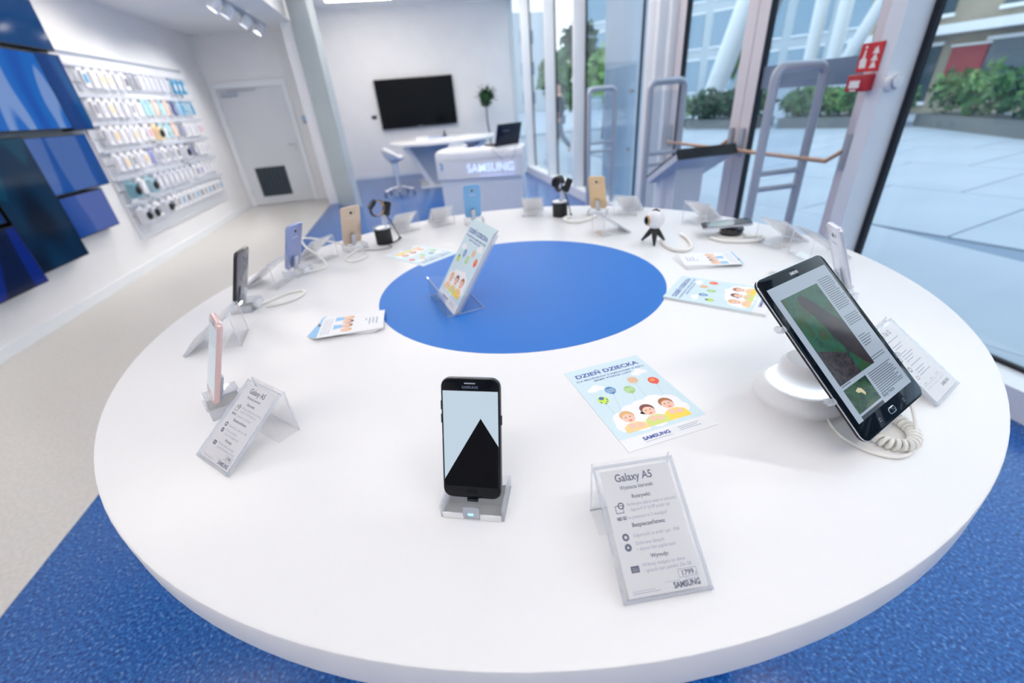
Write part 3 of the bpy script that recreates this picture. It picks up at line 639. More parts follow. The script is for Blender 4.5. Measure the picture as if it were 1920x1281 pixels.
def leaflet(label, M, thick, group):
    o = thing('leaflet', label, 'leaflet', (0, 0, 0), 0, group); o.matrix_world = M
    s_ = bpy.data.objects.new('paper_sheet', sheet_mesh(LW, LH, thick, PAPER)); COL.objects.link(s_); s_.parent = o
    p = bpy.data.objects.new('print', LEAF_PRINT); COL.objects.link(p); p.parent = o; p['kind'] = 'stuff'
    return o

# ------------------------------------------------------------------ what stands on the table
BLK_PH = mat('phone_black', (16, 18, 26), 0.25, 0.3, coat=0.5)
PINK_PH = mat('phone_pink', (232, 200, 196), 0.3, 0.35); PINK_FR = mat('phone_pink_front', (226, 204, 204), 0.15)
VIO_PH = mat('phone_violet', (140, 154, 204), 0.28, 0.35, coat=0.4)
GOLD_PH = mat('phone_gold', (216, 194, 172), 0.32, 0.35, coat=0.3); GOLD2 = mat('phone_gold_deep', (222, 192, 150), 0.32, 0.35, coat=0.3)
SKY_PH = mat('phone_sky_blue', (120, 176, 222), 0.3, 0.3, coat=0.3); SIL_PH = mat('phone_silver', (206, 210, 220), 0.25, 0.6)
DARK_BACK = mat('phone_dark_back', (92, 94, 108), 0.12, 0.5, coat=0.6)
SCR_LIGHT = mat('screen_pale', (20, 22, 26), 0.08, emit=(198, 216, 230), es=0.86, spec=0.2)
SCR_GREY = mat('screen_grey', (60, 64, 70), 0.08, emit=(170, 180, 190), es=0.7, spec=0.3)
# front phone
o, M, t_ = phone('black phone in front with a white page and black triangle on its screen', -0.235, -0.709, -111.3, BLK_PH, BLACK_GLOSS, tilt=23, screen=SCR_LIGHT)
y_ = -t_ / 2 - 0.0007; W = 0.0714 / 2 - 0.0028
b = MB(); b.poly([M @ Vector(p) for p in ((-W, y_, 0.015), (W, y_, 0.015), (W, y_, 0.0655), (0.0122, y_, 0.0985), (-W, y_, 0.0228))], mat('screen_black', (1, 2, 8), 0.05, spec=0.15)); b.obj('black_triangle', o)
phone_stand('clear stand with blue status light under the front black phone', -0.235, -0.709, -111.3, led=True)
o, M, t_ = phone('pink phone at the left edge seen from its side', -0.645, -0.37, -151, PINK_PH, PINK_FR, screen=SCR_GREY)
phone_stand('clear stand under the pink phone', -0.645, -0.37, -151)
o, M, t_ = phone('dark phone seen from behind at the left rim of the table', -0.752, 0.112, 174, BLK_PH, BLACK_GLOSS, h_=0.146)
b = MB(); b.slab(0.0655, 0.140, 0.0010, 0.010, 0.0004, DARK_BACK, M @ Matrix.Translation((0, t_ / 2, 0.003)), 8); b.obj('back_glass', o, True)
phone_stand('clear stand with a long flat cord loop behind the dark phone', -0.752, 0.112, 174, [(-0.70, 0.118), (-0.66, 0.165), (-0.618, 0.178), (-0.603, 0.152), (-0.63, 0.105), (-0.69, 0.092)])
phone('violet phone seen from behind', -0.672, 0.364, 156, VIO_PH, BLACK_GLOSS)
phone_stand('clear stand with a rising cord loop behind the violet phone', -0.672, 0.364, 156, [(-0.62, 0.345, 0.006), (-0.575, 0.37, 0.008), (-0.595, 0.41, 0.03), (-0.64, 0.45, 0.06), (-0.655, 0.50, 0.075), (-0.63, 0.545, 0.06), (-0.57, 0.56, 0.035), (-0.53, 0.58, 0.01)])
phone('pale gold phone seen from behind, left of the watch with the tan band', -0.508, 0.57, 122, GOLD_PH, BLACK_GLOSS)
phone_stand('clear stand with a small round cord loop behind the pale gold phone', -0.508, 0.57, 122, [(-0.505, 0.50), (-0.525, 0.44), (-0.49, 0.395), (-0.45, 0.44), (-0.475, 0.53)])
phone('sky blue phone seen from behind in front of the counter', -0.035, 0.735, 90, SKY_PH, BLACK_GLOSS, w_=0.068)
phone_stand('clear stand under the sky blue phone', -0.035, 0.735, 90)
phone('deep gold phone seen from behind near the windows', 0.470, 0.612, 54.5, GOLD2, BLACK_GLOSS, w_=0.067, h_=0.142)
phone_stand('clear stand under the deep gold phone', 0.470, 0.612, 54.5)
phone('silver phone seen edge-on behind the tablet', 0.645, -0.36, -25, SIL_PH, WHITE_PL, w_=0.068, h_=0.144)
phone_stand('clear stand under the silver phone', 0.645, -0.36, -25, [(0.58, -0.30), (0.56, -0.24), (0.60, -0.2), (0.64, -0.25)])

# price cards
card_frame('acrylic price card holder in front, right of the black phone', -0.067, -0.865, -94.9, 'A5')
card_frame('acrylic price card holder in front of the pink phone', -0.598, -0.529, -134.9, 'A5')
card_frame('acrylic tablet price card holder to the right of the tablet', 0.480, -0.703, -68, 'S2', w_=0.086)
card_frame('acrylic card holder just behind the pink phone', -0.800, -0.098, 187, 'plain')
card_frame('acrylic card holder between the dark phone and the violet phone', -0.785, 0.305, 160, 'plain')
card_frame('acrylic card holder between the violet phone and the pale gold phone', -0.672, 0.535, 143, 'plain')
card_frame('card holder right of the watch with the tan band', -0.345, 0.815, 113, 'plain')
card_frame('card holder left of the sky blue phone', -0.180, 0.845, 101, 'plain')
card_frame('card holder left of the black watch by the windows', 0.245, 0.810, 73, 'plain')
card_frame('card holder right of the deep gold phone', 0.620, 0.605, 47, 'plain')
card_frame('card holder at the rim behind the white ball camera', 0.800, 0.345, 27, 'plain')
card_frame('card holder at the rim behind the phone lying flat', 0.858, 0.005, 8, 'plain')
card_frame('faint card holder between the flat phone and the silver phone', 0.855, -0.15, -10, 'plain', card=False)
card_frame('low card holder lying between the black watch and the white ball camera', 0.455, 0.335, 5, 'plain', h_=0.12)

# flat flyers and leaflets
STK = ('undermost', 'second lowest', 'third lowest', 'middle one', 'third highest', 'second highest', 'topmost')
flyer('event flyer lying flat right of the front black phone', flatM(0.045, -0.562, -84.1, T + 0.0008))
for k in range(5):
    flyer('%s event flyer of the pile at the right edge of the blue disc' % ('undermost', 'second lowest', 'middle', 'second highest', 'topmost')[k], flatM(0.405 + 0.0012 * (k % 2), -0.272 + 0.001 * k, -48.5 + 0.5 * (k % 3), T + 0.0011 + 0.0010 * k), 0.0009, 'pile of flyers right of the blue disc')
flyer('event flyer lying at the far left edge of the blue disc', flatM(-0.270, 0.382, 128, T + 0.0012))
flyer('second event flyer under the one at the far left edge of the blue disc', flatM(-0.268, 0.376, 126.5, T + 0.0007), 0.0004)
for k in range(7):
    leaflet('family leaflet, %s of the fan left of the blue disc' % STK[k], flatM(-0.455 + 0.002 * k, -0.105 - 0.0022 * k, 166 + 2.3 * k, T + 0.0015 + 0.0012 * k), 0.0011, 'fan of leaflets left of the blue disc')
for k in range(7):
    leaflet('family leaflet, %s of the fan right of the blue disc' % STK[k], flatM(0.512 + 0.001 * k, -0.058 - 0.001 * k, -6 - 2.2 * k, T + 0.0015 + 0.0012 * k), 0.0011, 'fan of leaflets right of the blue disc')

# leaflet holder on the blue disc
loc, rz = at(-0.232, -0.079, -167.8, T + 0.0006)
o = thing('flyer_holder', 'clear acrylic flyer holder standing on the blue disc', 'flyer holder', loc, rz)
M = tiltM(34.9, 0.003); hh, ww = 0.215, 0.152
b = MB(); b.box((0, 0.020, hh / 2), (ww, 0.0022, hh), ACRYL, M); b.obj('back_sheet', o)
b = MB()
for s_ in (-1, 1): b.box((s_ * ww / 2, 0.020, hh / 2), (0.0018, 0.003, hh), ACRYL_EDGE, M)
b.box((0, 0.020, hh), (ww, 0.003, 0.002), ACRYL_EDGE, M); b.obj('back_sheet_edge', o)
b = MB(); b.box((0, -0.006, 0.026), (ww, 0.0022, 0.052), ACRYL); b.box((0, -0.006, 0.052), (ww, 0.003, 0.0016), ACRYL_EDGE); b.obj('front_lip', o)
for s_ in (-1, 1):
    b = MB(); p = [(-0.006, 0.001), (0.020, 0.001), (0.048, 0.042), (-0.006, 0.052)]
    b.prism(p, s_ * ww / 2 - 0.001, s_ * ww / 2 + 0.001, ACRYL, None, 'x'); b.obj('side_cheek', o)
b = MB(); b.box((0, 0.040, 0.0012), (ww, 0.095, 0.0024), ACRYL)
for s_ in (-1, 1): b.box((s_ * ww / 2, 0.040, 0.0014), (0.002, 0.095, 0.003), ACRYL_EDGE)
b.box((0, 0.087, 0.0014), (ww, 0.002, 0.003), ACRYL_EDGE); b.obj('base_sheet', o)
b = MB(); b.box((0, 0.058, 0.03), (ww * 0.2, 0.002, 0.06), ACRYL, None, Matrix.Rotation(D(20), 3, 'X')); b.obj('brace', o)
W0 = Matrix.Translation(loc) @ Matrix.Rotation(rz, 4, 'Z')
for k in range(4):
    flyer('%s event flyer standing in the clear holder on the blue disc' % ('rearmost', 'second rearmost', 'second foremost', 'foremost')[k], W0 @ M @ Matrix.Translation((0.0, 0.0165 - 0.0022 * k, FH / 2 + 0.013 - 0.003 * k)) @ Matrix.Rotation(D(90), 4, 'X'), 0.0016, 'flyers standing in the holder')

# ---- tablet on its stand
loc, rz = at(0.320, -0.746, -70.1)
tb = thing('tablet_computer', 'black tablet showing an article with photos, on a glowing stand', 'tablet', loc, rz)
TW, TH, TT = 0.169, 0.2373, 0.0058
M = tiltM(47.7, 0.033)
b = MB(); b.slab(TW, TH, TT, 0.0125, 0.0016, mat('tablet_back', (40, 38, 44), 0.3, 0.5), M, 8); b.obj('back_shell', tb, True)
b = MB(); b.slab(TW + 0.0004, TH + 0.0004, 0.0016, 0.0128, 0.0006, CHROME, M @ Matrix.Translation((0, -TT / 2 + 0.0014, -0.0002)), 8); b.obj('metal_rim', tb, True)
b = MB(); b.slab(TW - 0.001, TH - 0.001, 0.0012, 0.012, 0.0005, BLACK_GLOSS, M @ Matrix.Translation((0, -TT / 2 + 0.0002, 0.0005)), 8); b.obj('front_glass', tb, True)
ys = -TT / 2 - 0.0005
SW, S0, S1 = 0.148, 0.0225, 0.2195
PAGE = mat('screen_page', (16, 18, 22), 0.07, emit=(168, 182, 200), es=0.8, spec=0.25)
PHOTO = noise_mat('screen_photo_foliage', [(0.30, (18, 44, 22)), (0.45, (30, 92, 66)), (0.55, (34, 78, 20)), (0.7, (70, 62, 58))], 34, 0.07, 5, coord='Object', emit=0.7, distort=1.2)
PHOTO2 = noise_mat('screen_photo_moss', [(0.3, (22, 50, 24)), (0.5, (52, 96, 40)), (0.65, (26, 58, 50)), (0.8, (96, 122, 80))], 60, 0.07, 5, coord='Object', emit=0.6, distort=0.8)
SLUG = noise_mat('screen_photo_brown', [(0.3, (34, 22, 24)), (0.6, (62, 38, 32)), (0.8, (84, 44, 50))], 30, 0.07, 4, coord='Object', emit=0.5)
GRIT = noise_mat('screen_photo_grit', [(0.3, (28, 22, 22)), (0.7, (88, 74, 72))], 160, 0.07, 3, coord='Object', emit=0.5)
PALE = mat('screen_pale_detail', (150, 140, 110), 0.1, emit=(190, 180, 140), es=0.6)
SINK = mat('screen_ink', (40, 44, 50), 0.1, emit=(92, 98, 106), es=0.6)
def SQ(b, u0, v0, u1, v1, m, lv):   # u from left, v from top, in fractions of the screen
    b.poly([M @ Vector(((u - 0.5) * SW, ys - 0.00008 * lv, S1 - v * (S1 - S0))) for u, v in ((u0, v1), (u1, v1), (u1, v0), (u0, v0))], m)
def SP_(b, pts, m, lv): b.poly([M @ Vector(((u - 0.5) * SW, ys - 0.00008 * lv, S1 - v * (S1 - S0))) for u, v in pts], m)
b = MB(); SQ(b, 0, 0, 1, 1, PAGE, 0); scr = b.obj('screen', tb)
b = MB(); SQ(b, 0.08, 0.10, 0.70, 0.76, PHOTO, 1); ph = b.obj('large_photo', scr)
b = MB(); SQ(b, 0.08, 0.60, 0.45, 0.76, GRIT, 1.4); SP_(b, [(0.08, 0.5), (0.3, 0.56), (0.45, 0.62), (0.45, 0.68), (0.08, 0.66)], GRIT, 1.5); b.obj('photo_ground', scr)
b = MB(); SP_(b, [(0.70, 0.76), (0.70, 0.42), (0.60, 0.34), (0.52, 0.26), (0.44, 0.17), (0.38, 0.125), (0.32, 0.13), (0.29, 0.165), (0.31, 0.22), (0.36, 0.30), (0.40, 0.40), (0.44, 0.52), (0.50, 0.62), (0.60, 0.72), (0.66, 0.76)][::-1], SLUG, 1.8); b.obj('photo_animal', scr)
b = MB(); SQ(b, 0.08, 0.79, 0.47, 0.96, PHOTO2, 1); SP_(b, [(0.22, 0.835), (0.27, 0.825), (0.31, 0.84), (0.33, 0.875), (0.31, 0.89), (0.28, 0.86), (0.24, 0.855)][::-1], PALE, 1.8); b.obj('small_photo', scr)
b = MB(); SQ(b, 0.08, 0.975, 0.47, 1.0, mat('screen_dark_strip', (30, 34, 40), 0.1, emit=(46, 52, 60), es=0.5), 1); b.obj('photo_strip', scr)
b = MB(); random.seed(3)
for k in range(24):
    v = 0.085 + k * 0.0165
    if k in (16, 17, 18): continue
    SQ(b, 0.735, v, 0.735 + random.uniform(0.2, 0.245), v + 0.006, SINK, 1)
for k in range(5): SQ(b, 0.735, 0.56 + k * 0.018, 0.735 + random.uniform(0.12, 0.22), 0.566 + k * 0.018, SINK, 1)
for k in range(11): SQ(b, 0.51, 0.795 + k * 0.0145, 0.51 + random.uniform(0.30, 0.44), 0.8005 + k * 0.0145, SINK, 1)
for k in range(2): SQ(b, 0.66, 0.72 + k * 0.018, 0.94, 0.7255 + k * 0.018, SINK, 1)
SQ(b, 0.09, 0.768, 0.24, 0.774, SINK, 1)
b.text('Body Frame', 0.0062, SINK, front_plane(M, -0.5 * SW + 0.51 * SW, S0 + 0.006, ys - 0.0001), 'LEFT', 0.03); tag(b.obj('article_text', scr), kind='stuff')
b = MB(); b.text('SAMSUNG', 0.0062, mat('tablet_logo', (214, 220, 228), 0.3), front_plane(M, 0, TH - 0.0125, ys), 'CENTER', 0.03, 0.0195); b.obj('front_logo', tb)
hb = MB(); hb.slab(0.0165, 0.0085, 0.0008, 0.0035, 0.0003, CHROME, M @ Matrix.Translation((0, ys + 0.0002, 0.0068))); hb.slab(0.0143, 0.0063, 0.0010, 0.0026, 0.0003, BLACK_GLOSS, M @ Matrix.Translation((0, ys + 0.0001, 0.0079))); hb.obj('home_button', tb, True)
KEYM = mat('soft_key', (120, 130, 150), 0.3)
b = MB()
for s_ in (-1, 1):
    cx = s_ * 0.034
    for dx, dz, w1, h1 in ((0, 0.0018, 0.004, 0.0006), (0, -0.0018, 0.004, 0.0006), (-0.002, 0, 0.0006, 0.004), (0.002, 0, 0.0006, 0.0036)): b.box((cx + dx, ys, 0.011 + dz), (w1, 0.0003, h1), KEYM, M)
b.obj('soft_keys', tb)
# stand
ts = thing('tablet_stand', 'white round tablet stand with a glowing ring and coiled white cord', 'tablet stand', (0.283, -0.636, T), D(-70.1 + 90))
b = MB(); b.lathe([(0.061, 0.0), (0.063, 0.006), (0.061, 0.016), (0.054, 0.025), (0.046, 0.0285)], WHITE_PL, 48); b.obj('base', ts, True)
b = MB(); b.lathe([(0.0465, 0.0280), (0.0455, 0.0305), (0.0405, 0.0315), (0.0395, 0.029)], mat('glow_ring', (255, 255, 255), 0.4, emit=(226, 242, 255), es=8), 48, cap=False); b.obj('glow_ring', ts, True)
b = MB(); b.lathe([(0.040, 0.028), (0.036, 0.045), (0.034, 0.058), (0.028, 0.066)], WHITE_PL, 40); b.obj('neck', ts, True)
Ms = (Matrix.Translation((0.283, -0.636, T)) @ Matrix.Rotation(D(-70.1 + 90), 4, 'Z')).inverted() @ (Matrix.Translation(loc) @ Matrix.Rotation(rz, 4, 'Z')) @ M
b = MB(); b.lathe([(0.030, 0), (0.032, 0.004), (0.030, 0.014), (0.018, 0.022)], WHITE_PL, 32, Ms @ Matrix.Translation((0, TT / 2 + 0.0005, 0.105)) @ Matrix.Rotation(D(-90), 4, 'X')); b.obj('mounting_disc', ts, True)
for zz, ln in ((0.165, 0.0845), (0.06, 0.0845)):
    b = MB(); p = [(-ln - 0.0035, -0.0042, zz), (-ln - 0.004, 0.003, zz), (-ln + 0.008, 0.012, zz + 0.003), (-0.05, 0.014, zz * 0.7 + 0.033), (-0.015, 0.013, 0.105)]
    b.tube(smooth_path([(x, y, z) for x, y, z in p], 6), 0.0042, ACRYL_EDGE, 8, Ms)
    b.obj('clear_clamp_arm', ts, True)
    b = MB(); b.tube(smooth_path([(-x, y, z) for x, y, z in p], 6), 0.0042, ACRYL_EDGE, 8, Ms); b.obj('clear_clamp_arm', ts, True)
Mi = (Matrix.Translation((0.283, -0.636, T)) @ Matrix.Rotation(D(-70.1 + 90), 4, 'Z')).inverted()
def wp(l): return [Mi @ Vector((x, y, T + z)) for x, y, z in l]
axis = smooth_path([(0.335, -0.672, 0.008), (0.312, -0.700, 0.008), (0.300, -0.735, 0.008), (0.302, -0.762, 0.008), (0.325, -0.772, 0.008), (0.348, -0.757, 0.008), (0.356, -0.730, 0.008), (0.350, -0.700, 0.012)], 40)
coil = []
for i, p in enumerate(axis):
    a = i * 0.62; q = axis[min(i + 1, len(axis) - 1)] - axis[max(i - 1, 0)]; q.normalize(); s1 = q.cross(Vector((0, 0, 1))).normalized()
    coil.append(p + s1 * (0.006 * math.cos(a)) + Vector((0, 0, 0.006 * math.sin(a))))
b = MB(); b.tube([Mi @ Vector((p.x, p.y, T + p.z)) for p in coil], 0.0026, CORD, 6); b.obj('coiled_cord', ts, True)
b = MB(); b.tube(smooth_path(wp([(0.372, -0.706, 0.045), (0.362, -0.735, 0.03), (0.334, -0.772, 0.006), (0.300, -0.782, 0.003), (0.274, -0.765, 0.003), (0.264, -0.735, 0.003), (0.272, -0.705, 0.003), (0.283, -0.69, 0.004)]), 8), 0.0021, CORD, 8); b.obj('charging_cable', ts, True)
b = MB(); b.tube(wp([(0.374, -0.703, 0.048), (0.366, -0.722, 0.036)]), 0.0042, CORD, 8); b.obj('plug', ts, True)

# ---- watches
def under(child, parent, M):
    child.parent = parent; child.matrix_parent_inverse = M.inverted(); return child
def watch(label, slabel, x, y, yaw, band, lining, tall, wz, roll):
    loc, rz = at(x, y, yaw)
    s_ = thing('watch_stand', slabel, 'watch stand', loc, rz, 'black cylinder watch stands')
    b = MB(); b.lathe([(0.030, 0.0), (0.0305, 0.002), (0.0305, 0.056)], BLACK, 40); b.obj('base', s_, True)
    b = MB(); b.lathe([(0.0308, 0.056), (0.0308, 0.061), (0.028, 0.062), (0.0, 0.0618)], SILVER, 40, cap=False); b.obj('metal_rim', s_, True)
    b = MB(); b.tube(smooth_path([(-0.006, 0.008, 0.061), (-0.012, 0.012, 0.085), (-0.014, 0.004, 0.105)], 6), 0.010, ACRYL_EDGE, 10); b.obj('clear_post', s_, True)
    b = MB(); b.slab(0.026, 0.052, 0.014, 0.006, 0.003, BLACK, Matrix.Translation((-0.024, 0.006, 0.098)) @ Matrix.Rotation(D(-22), 4, 'Y')); b.obj('strap_clamp', s_, True)
    b = MB(); b.tube(smooth_path([(-0.012, 0.012, 0.112), (-0.03, 0.02, 0.08), (-0.044, 0.03, 0.03), (-0.048, 0.032, 0.012), (-0.04, 0.026, 0.004), (0.0, 0.034, 0.002)], 6), 0.0022, BLACK, 6); b.box((-0.048, 0.032, 0.012), (0.012, 0.006, 0.005), BLACK); b.obj('security_cable', s_, True)
    w_ = thing('smart_watch', label, 'watch', (loc[0], loc[1], T + 0.128), D(wz), 'display watches')
    Mw = Matrix.Rotation(D(tall), 4, 'Y') @ Matrix.Rotation(D(roll), 4, 'X')
    def ringM(r0, r1, half, m, a0, a1, name):
        vs_ = []; fs = []; n = 20
        for k in range(n + 1):
            a = D(a0 + (a1 - a0) * k / n)
            for r_ in (r0, r1):
                for xx in (-half, half): vs_.append((xx, r_ * 0.78 * math.cos(a), r_ * 1.0 * math.sin(a)))
        for k in range(n):
            q = k * 4
            for i, j in ((0, 1), (1, 3), (3, 2), (2, 0)): fs.append((q + i, q + j, q + 4 + j, q + 4 + i))
        fs.append((0, 1, 3, 2)); fs.append((n * 4 + 2, n * 4 + 3, n * 4 + 1, n * 4))
        b = MB(); b.add(vs_, fs, m, Mw); b.obj(name, w_, True)
    ringM(0.029, 0.0315, 0.010, band, 20, 340, 'strap'); ringM(0.0275, 0.0289, 0.0095, lining, 25, 335, 'strap_lining')
    b = MB(); Mf = Mw @ Matrix.Translation((0, 0.0235, 0)) @ Matrix.Rotation(D(-90), 4, 'X')
    b.lathe([(0.020, -0.006), (0.0215, -0.003), (0.0215, 0.003), (0.018, 0.005)], mat('watch_case', (60, 62, 70), 0.25, 0.8), 28, Mf, cap=True); b.obj('watch_case', w_, True)
    b = MB(); b.lathe([(0.0, 0.0055), (0.0175, 0.0055)], BLACK_GLOSS, 28, Mf, cap=False); b.obj('watch_face', w_)
    b = MB(); b.lathe([(0.0025, 0), (0.003, 0.001), (0.003, 0.003)], CHROME, 12, Mf @ Matrix.Translation((0.021, 0, 0)) @ Matrix.Rotation(D(90), 4, 'Y')); b.obj('crown', w_, True)
    b = MB(); b.box((0, -0.0245, 0.004), (0.014, 0.004, 0.01), CHROME, Mw); b.obj('buckle', w_)
    return s_, Matrix.Translation(loc) @ Matrix.Rotation(rz, 4, 'Z')
watch('black watch with a tan inner strap on the left cylinder stand', 'black cylinder watch stand with silver rim next to the pale gold phone', -0.396, 0.590, 124, BLACK, mat('tan_leather', (196, 158, 120), 0.6), 12, 118, 48)
WS2 = watch('black watch with bright metal glints on the stand near the windows', 'black cylinder watch stand with clear post next to the deep gold phone', 0.318, 0.655, 64, BLACK, BLACK, -6, 20, 10)
b = MB(); b.tube(smooth_path([(0.342, 0.60, T + 0.007), (0.31, 0.575, T + 0.007), (0.315, 0.525, T + 0.007), (0.36, 0.512, T + 0.007), (0.42, 0.545, T + 0.007), (0.455, 0.575, T + 0.007)], 8), 0.0062, CORD, 10)
under(b.obj('security_cord', smooth=True), *WS2)
b = MB(); b.tube(smooth_path([(-0.385, 0.555, T + 0.002), (-0.37, 0.515, T + 0.002), (-0.41, 0.50, T + 0.002), (-0.47, 0.52, T + 0.002)], 8), 0.0013, BLACK, 6)
tag(b.obj('thin_cable', smooth=True), 'thin black cable on the table in front of the left watch stand', 'cable')

# ---- ball camera on tripod
loc, rz = at(0.470, 0.158, 215)
o = thing('ball_camera', 'white ball camera on a small black tripod', 'camera', loc, rz)
b = MB(); n = 20
b.lathe([(0.0285 * math.sin(math.pi * k / n), 0.074 - 0.0285 * math.cos(math.pi * k / n)) for k in range(n + 1)], WHITE_PL, 32, cap=False); b.obj('body', o, True)
Ml = Matrix.Translation((0, 0, 0.074)) @ Matrix.Rotation(D(-38), 4, 'Z') @ Matrix.Rotation(D(90), 4, 'X')
b = MB(); b.lathe([(0.016, 0.022), (0.015, 0.029), (0.0125, 0.030)], mat('bronze_ring', (190, 160, 120), 0.3, 0.7), 24, Ml, cap=False); b.obj('lens_ring', o, True)
b = MB(); b.lathe([(0.0135, 0.026), (0.0125, 0.031), (0.008, 0.034), (0.0, 0.035)], BLACK_GLOSS, 24, Ml, cap=False); b.obj('lens', o, True)
b = MB(); b.tube(smooth_path([(-0.012, 0, 0.1), (0, 0, 0.105), (0.012, 0, 0.1)], 5), 0.0025, BLACK, 6); b.obj('wrist_loop', o, True)
b = MB(); b.lathe([(0.013, 0.036), (0.014, 0.042), (0.013, 0.049)], BLACK, 20); b.obj('tripod_head', o, True)
for k in range(3):
    a = D(-90 + 120 * k + 30); b = MB()
    b.tube([(0.008 * math.cos(a), 0.008 * math.sin(a), 0.042), (0.020 * math.cos(a), 0.020 * math.sin(a), 0.026), (0.040 * math.cos(a), 0.040 * math.sin(a), 0.003)], 0.0085, BLACK, 10, taper=(1, 0.95, 0.4)); b.obj('tripod_leg', o, True)
b = MB(); b.tube(smooth_path([(0.49, 0.145, T + 0.006), (0.478, 0.075, T + 0.006), (0.50, 0.035, T + 0.006), (0.54, 0.055, T + 0.006), (0.575, 0.13, T + 0.006), (0.585, 0.19, T + 0.006)], 8), 0.0055, CORD, 10)
under(b.obj('security_cord', smooth=True), o, Matrix.Translation(loc) @ Matrix.Rotation(rz, 4, 'Z'))

# ---- phone lying flat
o, M, t_ = phone('phone lying nearly flat on a black puck by the right rim', 0.672, 0.135, 190, SIL_PH, BLACK_GLOSS, tilt=0, back_detail=False, screen=mat('screen_teal', (10, 30, 40), 0.05, emit=(60, 96, 104), es=0.35))
o.matrix_world = Matrix.Translation((0.705, 0.132, T + 0.036)) @ Matrix.Rotation(D(-117), 4, 'Z') @ Matrix.Rotation(D(-84), 4, 'X') @ Matrix.Translation((0, 0, -0.095))
o = thing('charging_puck', 'black puck with white base under the phone lying flat', 'charger', (0.712, 0.110, T))
b = MB(); b.lathe([(0.040, 0.0), (0.042, 0.004), (0.041, 0.009)], CORD, 32); b.obj('white_base', o, True)
b = MB(); b.lathe([(0.030, 0.009), (0.034, 0.014), (0.036, 0.026), (0.034, 0.030)], mat('puck_black', (8, 10, 18), 0.12, coat=0.5), 32); b.obj('puck', o, True)
b = MB(); b.tube(smooth_path([(0.03, -0.03, 0.006), (0.07, -0.06, 0.006), (0.02, -0.085, 0.006), (-0.05, -0.05, 0.006), (-0.07, 0.0, 0.006)], 8), 0.005, CORD, 8); b.obj('cord', o, True)

# ------------------------------------------------------------------ video wall
def screen_mat(name, base, stroke, dark, sc, off, thr=0.58):
    m = bpy.data.materials.new(name); m.use_nodes = True; nt = m.node_tree; p = nt.nodes['Principled BSDF']
    p.inputs['Roughness'].default_value = 0.1; p.inputs['Base Color'].default_value = (0.002, 0.003, 0.006, 1); p.inputs['Specular IOR Level'].default_value = 0.25
    t_ = nt.nodes.new('ShaderNodeTexCoord'); mp = nt.nodes.new('ShaderNodeMapping'); n1 = nt.nodes.new('ShaderNodeTexNoise'); r = nt.nodes.new('ShaderNodeValToRGB')
    mp.inputs['Location'].default_value = off; mp.inputs['Rotation'].default_value = (D(32), 0, 0); mp.inputs['Scale'].default_value = (1, 2.6 * sc, 0.8 * sc)
    n1.inputs['Scale'].default_value = 1.0; n1.inputs['Detail'].default_value = 0.5; n1.inputs['Distortion'].default_value = 0.6
    nt.links.new(t_.outputs['Object'], mp.inputs[0]); nt.links.new(mp.outputs[0], n1.inputs['Vector']); nt.links.new(n1.outputs[0], r.inputs[0])
    els = r.color_ramp.elements; els.new(0.5); els.new(0.6)
    for e_, (q, c) in zip(els, ((thr - 0.22, dark), (thr - 0.08, base), (thr, base), (thr + 0.02, stroke))): e_.position = q; e_.color = (*lin(c), 1)
    nt.links.new(r.outputs[0], p.inputs['Emission Color']); p.inputs['Emission Strength'].default_value = 1.0
    return m
VS = [('screen at the top of the video wall with a bright lamp reflection', 3.66, 4.68, 2.165, 2.56, 0.0, (0, 74, 140), (0, 70, 132), (0, 58, 112), (3, 1, 2), 0.9),
      ('wide bright blue screen below the top one, with pale diagonal strokes', 3.30, 4.335, 1.51, 2.125, 0.02, (0, 88, 172), (104, 134, 186), (0, 60, 150), (0.2, 0.3, 0.9), 0.57),
      ('narrow upright blue screen at the right end of the bright row', 4.355, 4.68, 1.495, 2.135, 0.01, (0, 78, 138), (0, 88, 156), (0, 50, 116), (5, 2, 1), 0.7),
      ('screen in the third row with dark blue and lavender bands', 3.68, 4.50, 0.985, 1.46, 0.0, (0, 66, 140), (62, 92, 152), (2, 26, 56), (1.3, 4.2, 2.2), 0.52),
      ('small lavender-blue screen at the lower right of the video wall', 3.67, 4.31, 0.60, 0.965, 0.01, (44, 74, 142), (72, 90, 152), (20, 58, 128), (7.1, 2.2, 0.4), 0.5),
      ('tall nearly black screen in the middle of the video wall', 3.06, 3.645, 0.465, 1.47, 0.03, (4, 36, 62), (4, 54, 78), (2, 14, 30), (2.2, 9.1, 4.2), 0.6),
      ('dark navy screen at the bottom left of the video wall', 2.35, 3.035, 0.41, 0.87, 0.05, (2, 10, 44), (2, 26, 104), (1, 4, 14), (9.2, 3.1, 6.6), 0.55),
      ('blue-black screen at the left picture edge above the lowest one', 2.35, 3.04, 0.895, 1.47, 0.02, (2, 34, 84), (2, 74, 138), (1, 12, 30), (4.4, 7.7, 3.0), 0.55)]
for k, (lb, y0, y1, z0, z1, dx, c1, c2, c3, off, thr) in enumerate(VS):
    x = -3.42 + dx
    t = thing('video_screen', lb, 'screen', (x, (y0 + y1) / 2, z0), 0, 'screens of the video wall')
    L, Hh = y1 - y0, z1 - z0
    b = MB(); b.box((-0.05, 0, Hh / 2), (0.10, L, Hh), BLACK); b.obj('casing', t)
    b = MB(); b.box((0.001, 0, Hh / 2), (0.003, L - 0.016, Hh - 0.016), screen_mat('screen_art_%d' % k, c1, c2, c3, 1.0, off, thr)); b.obj('panel', t)

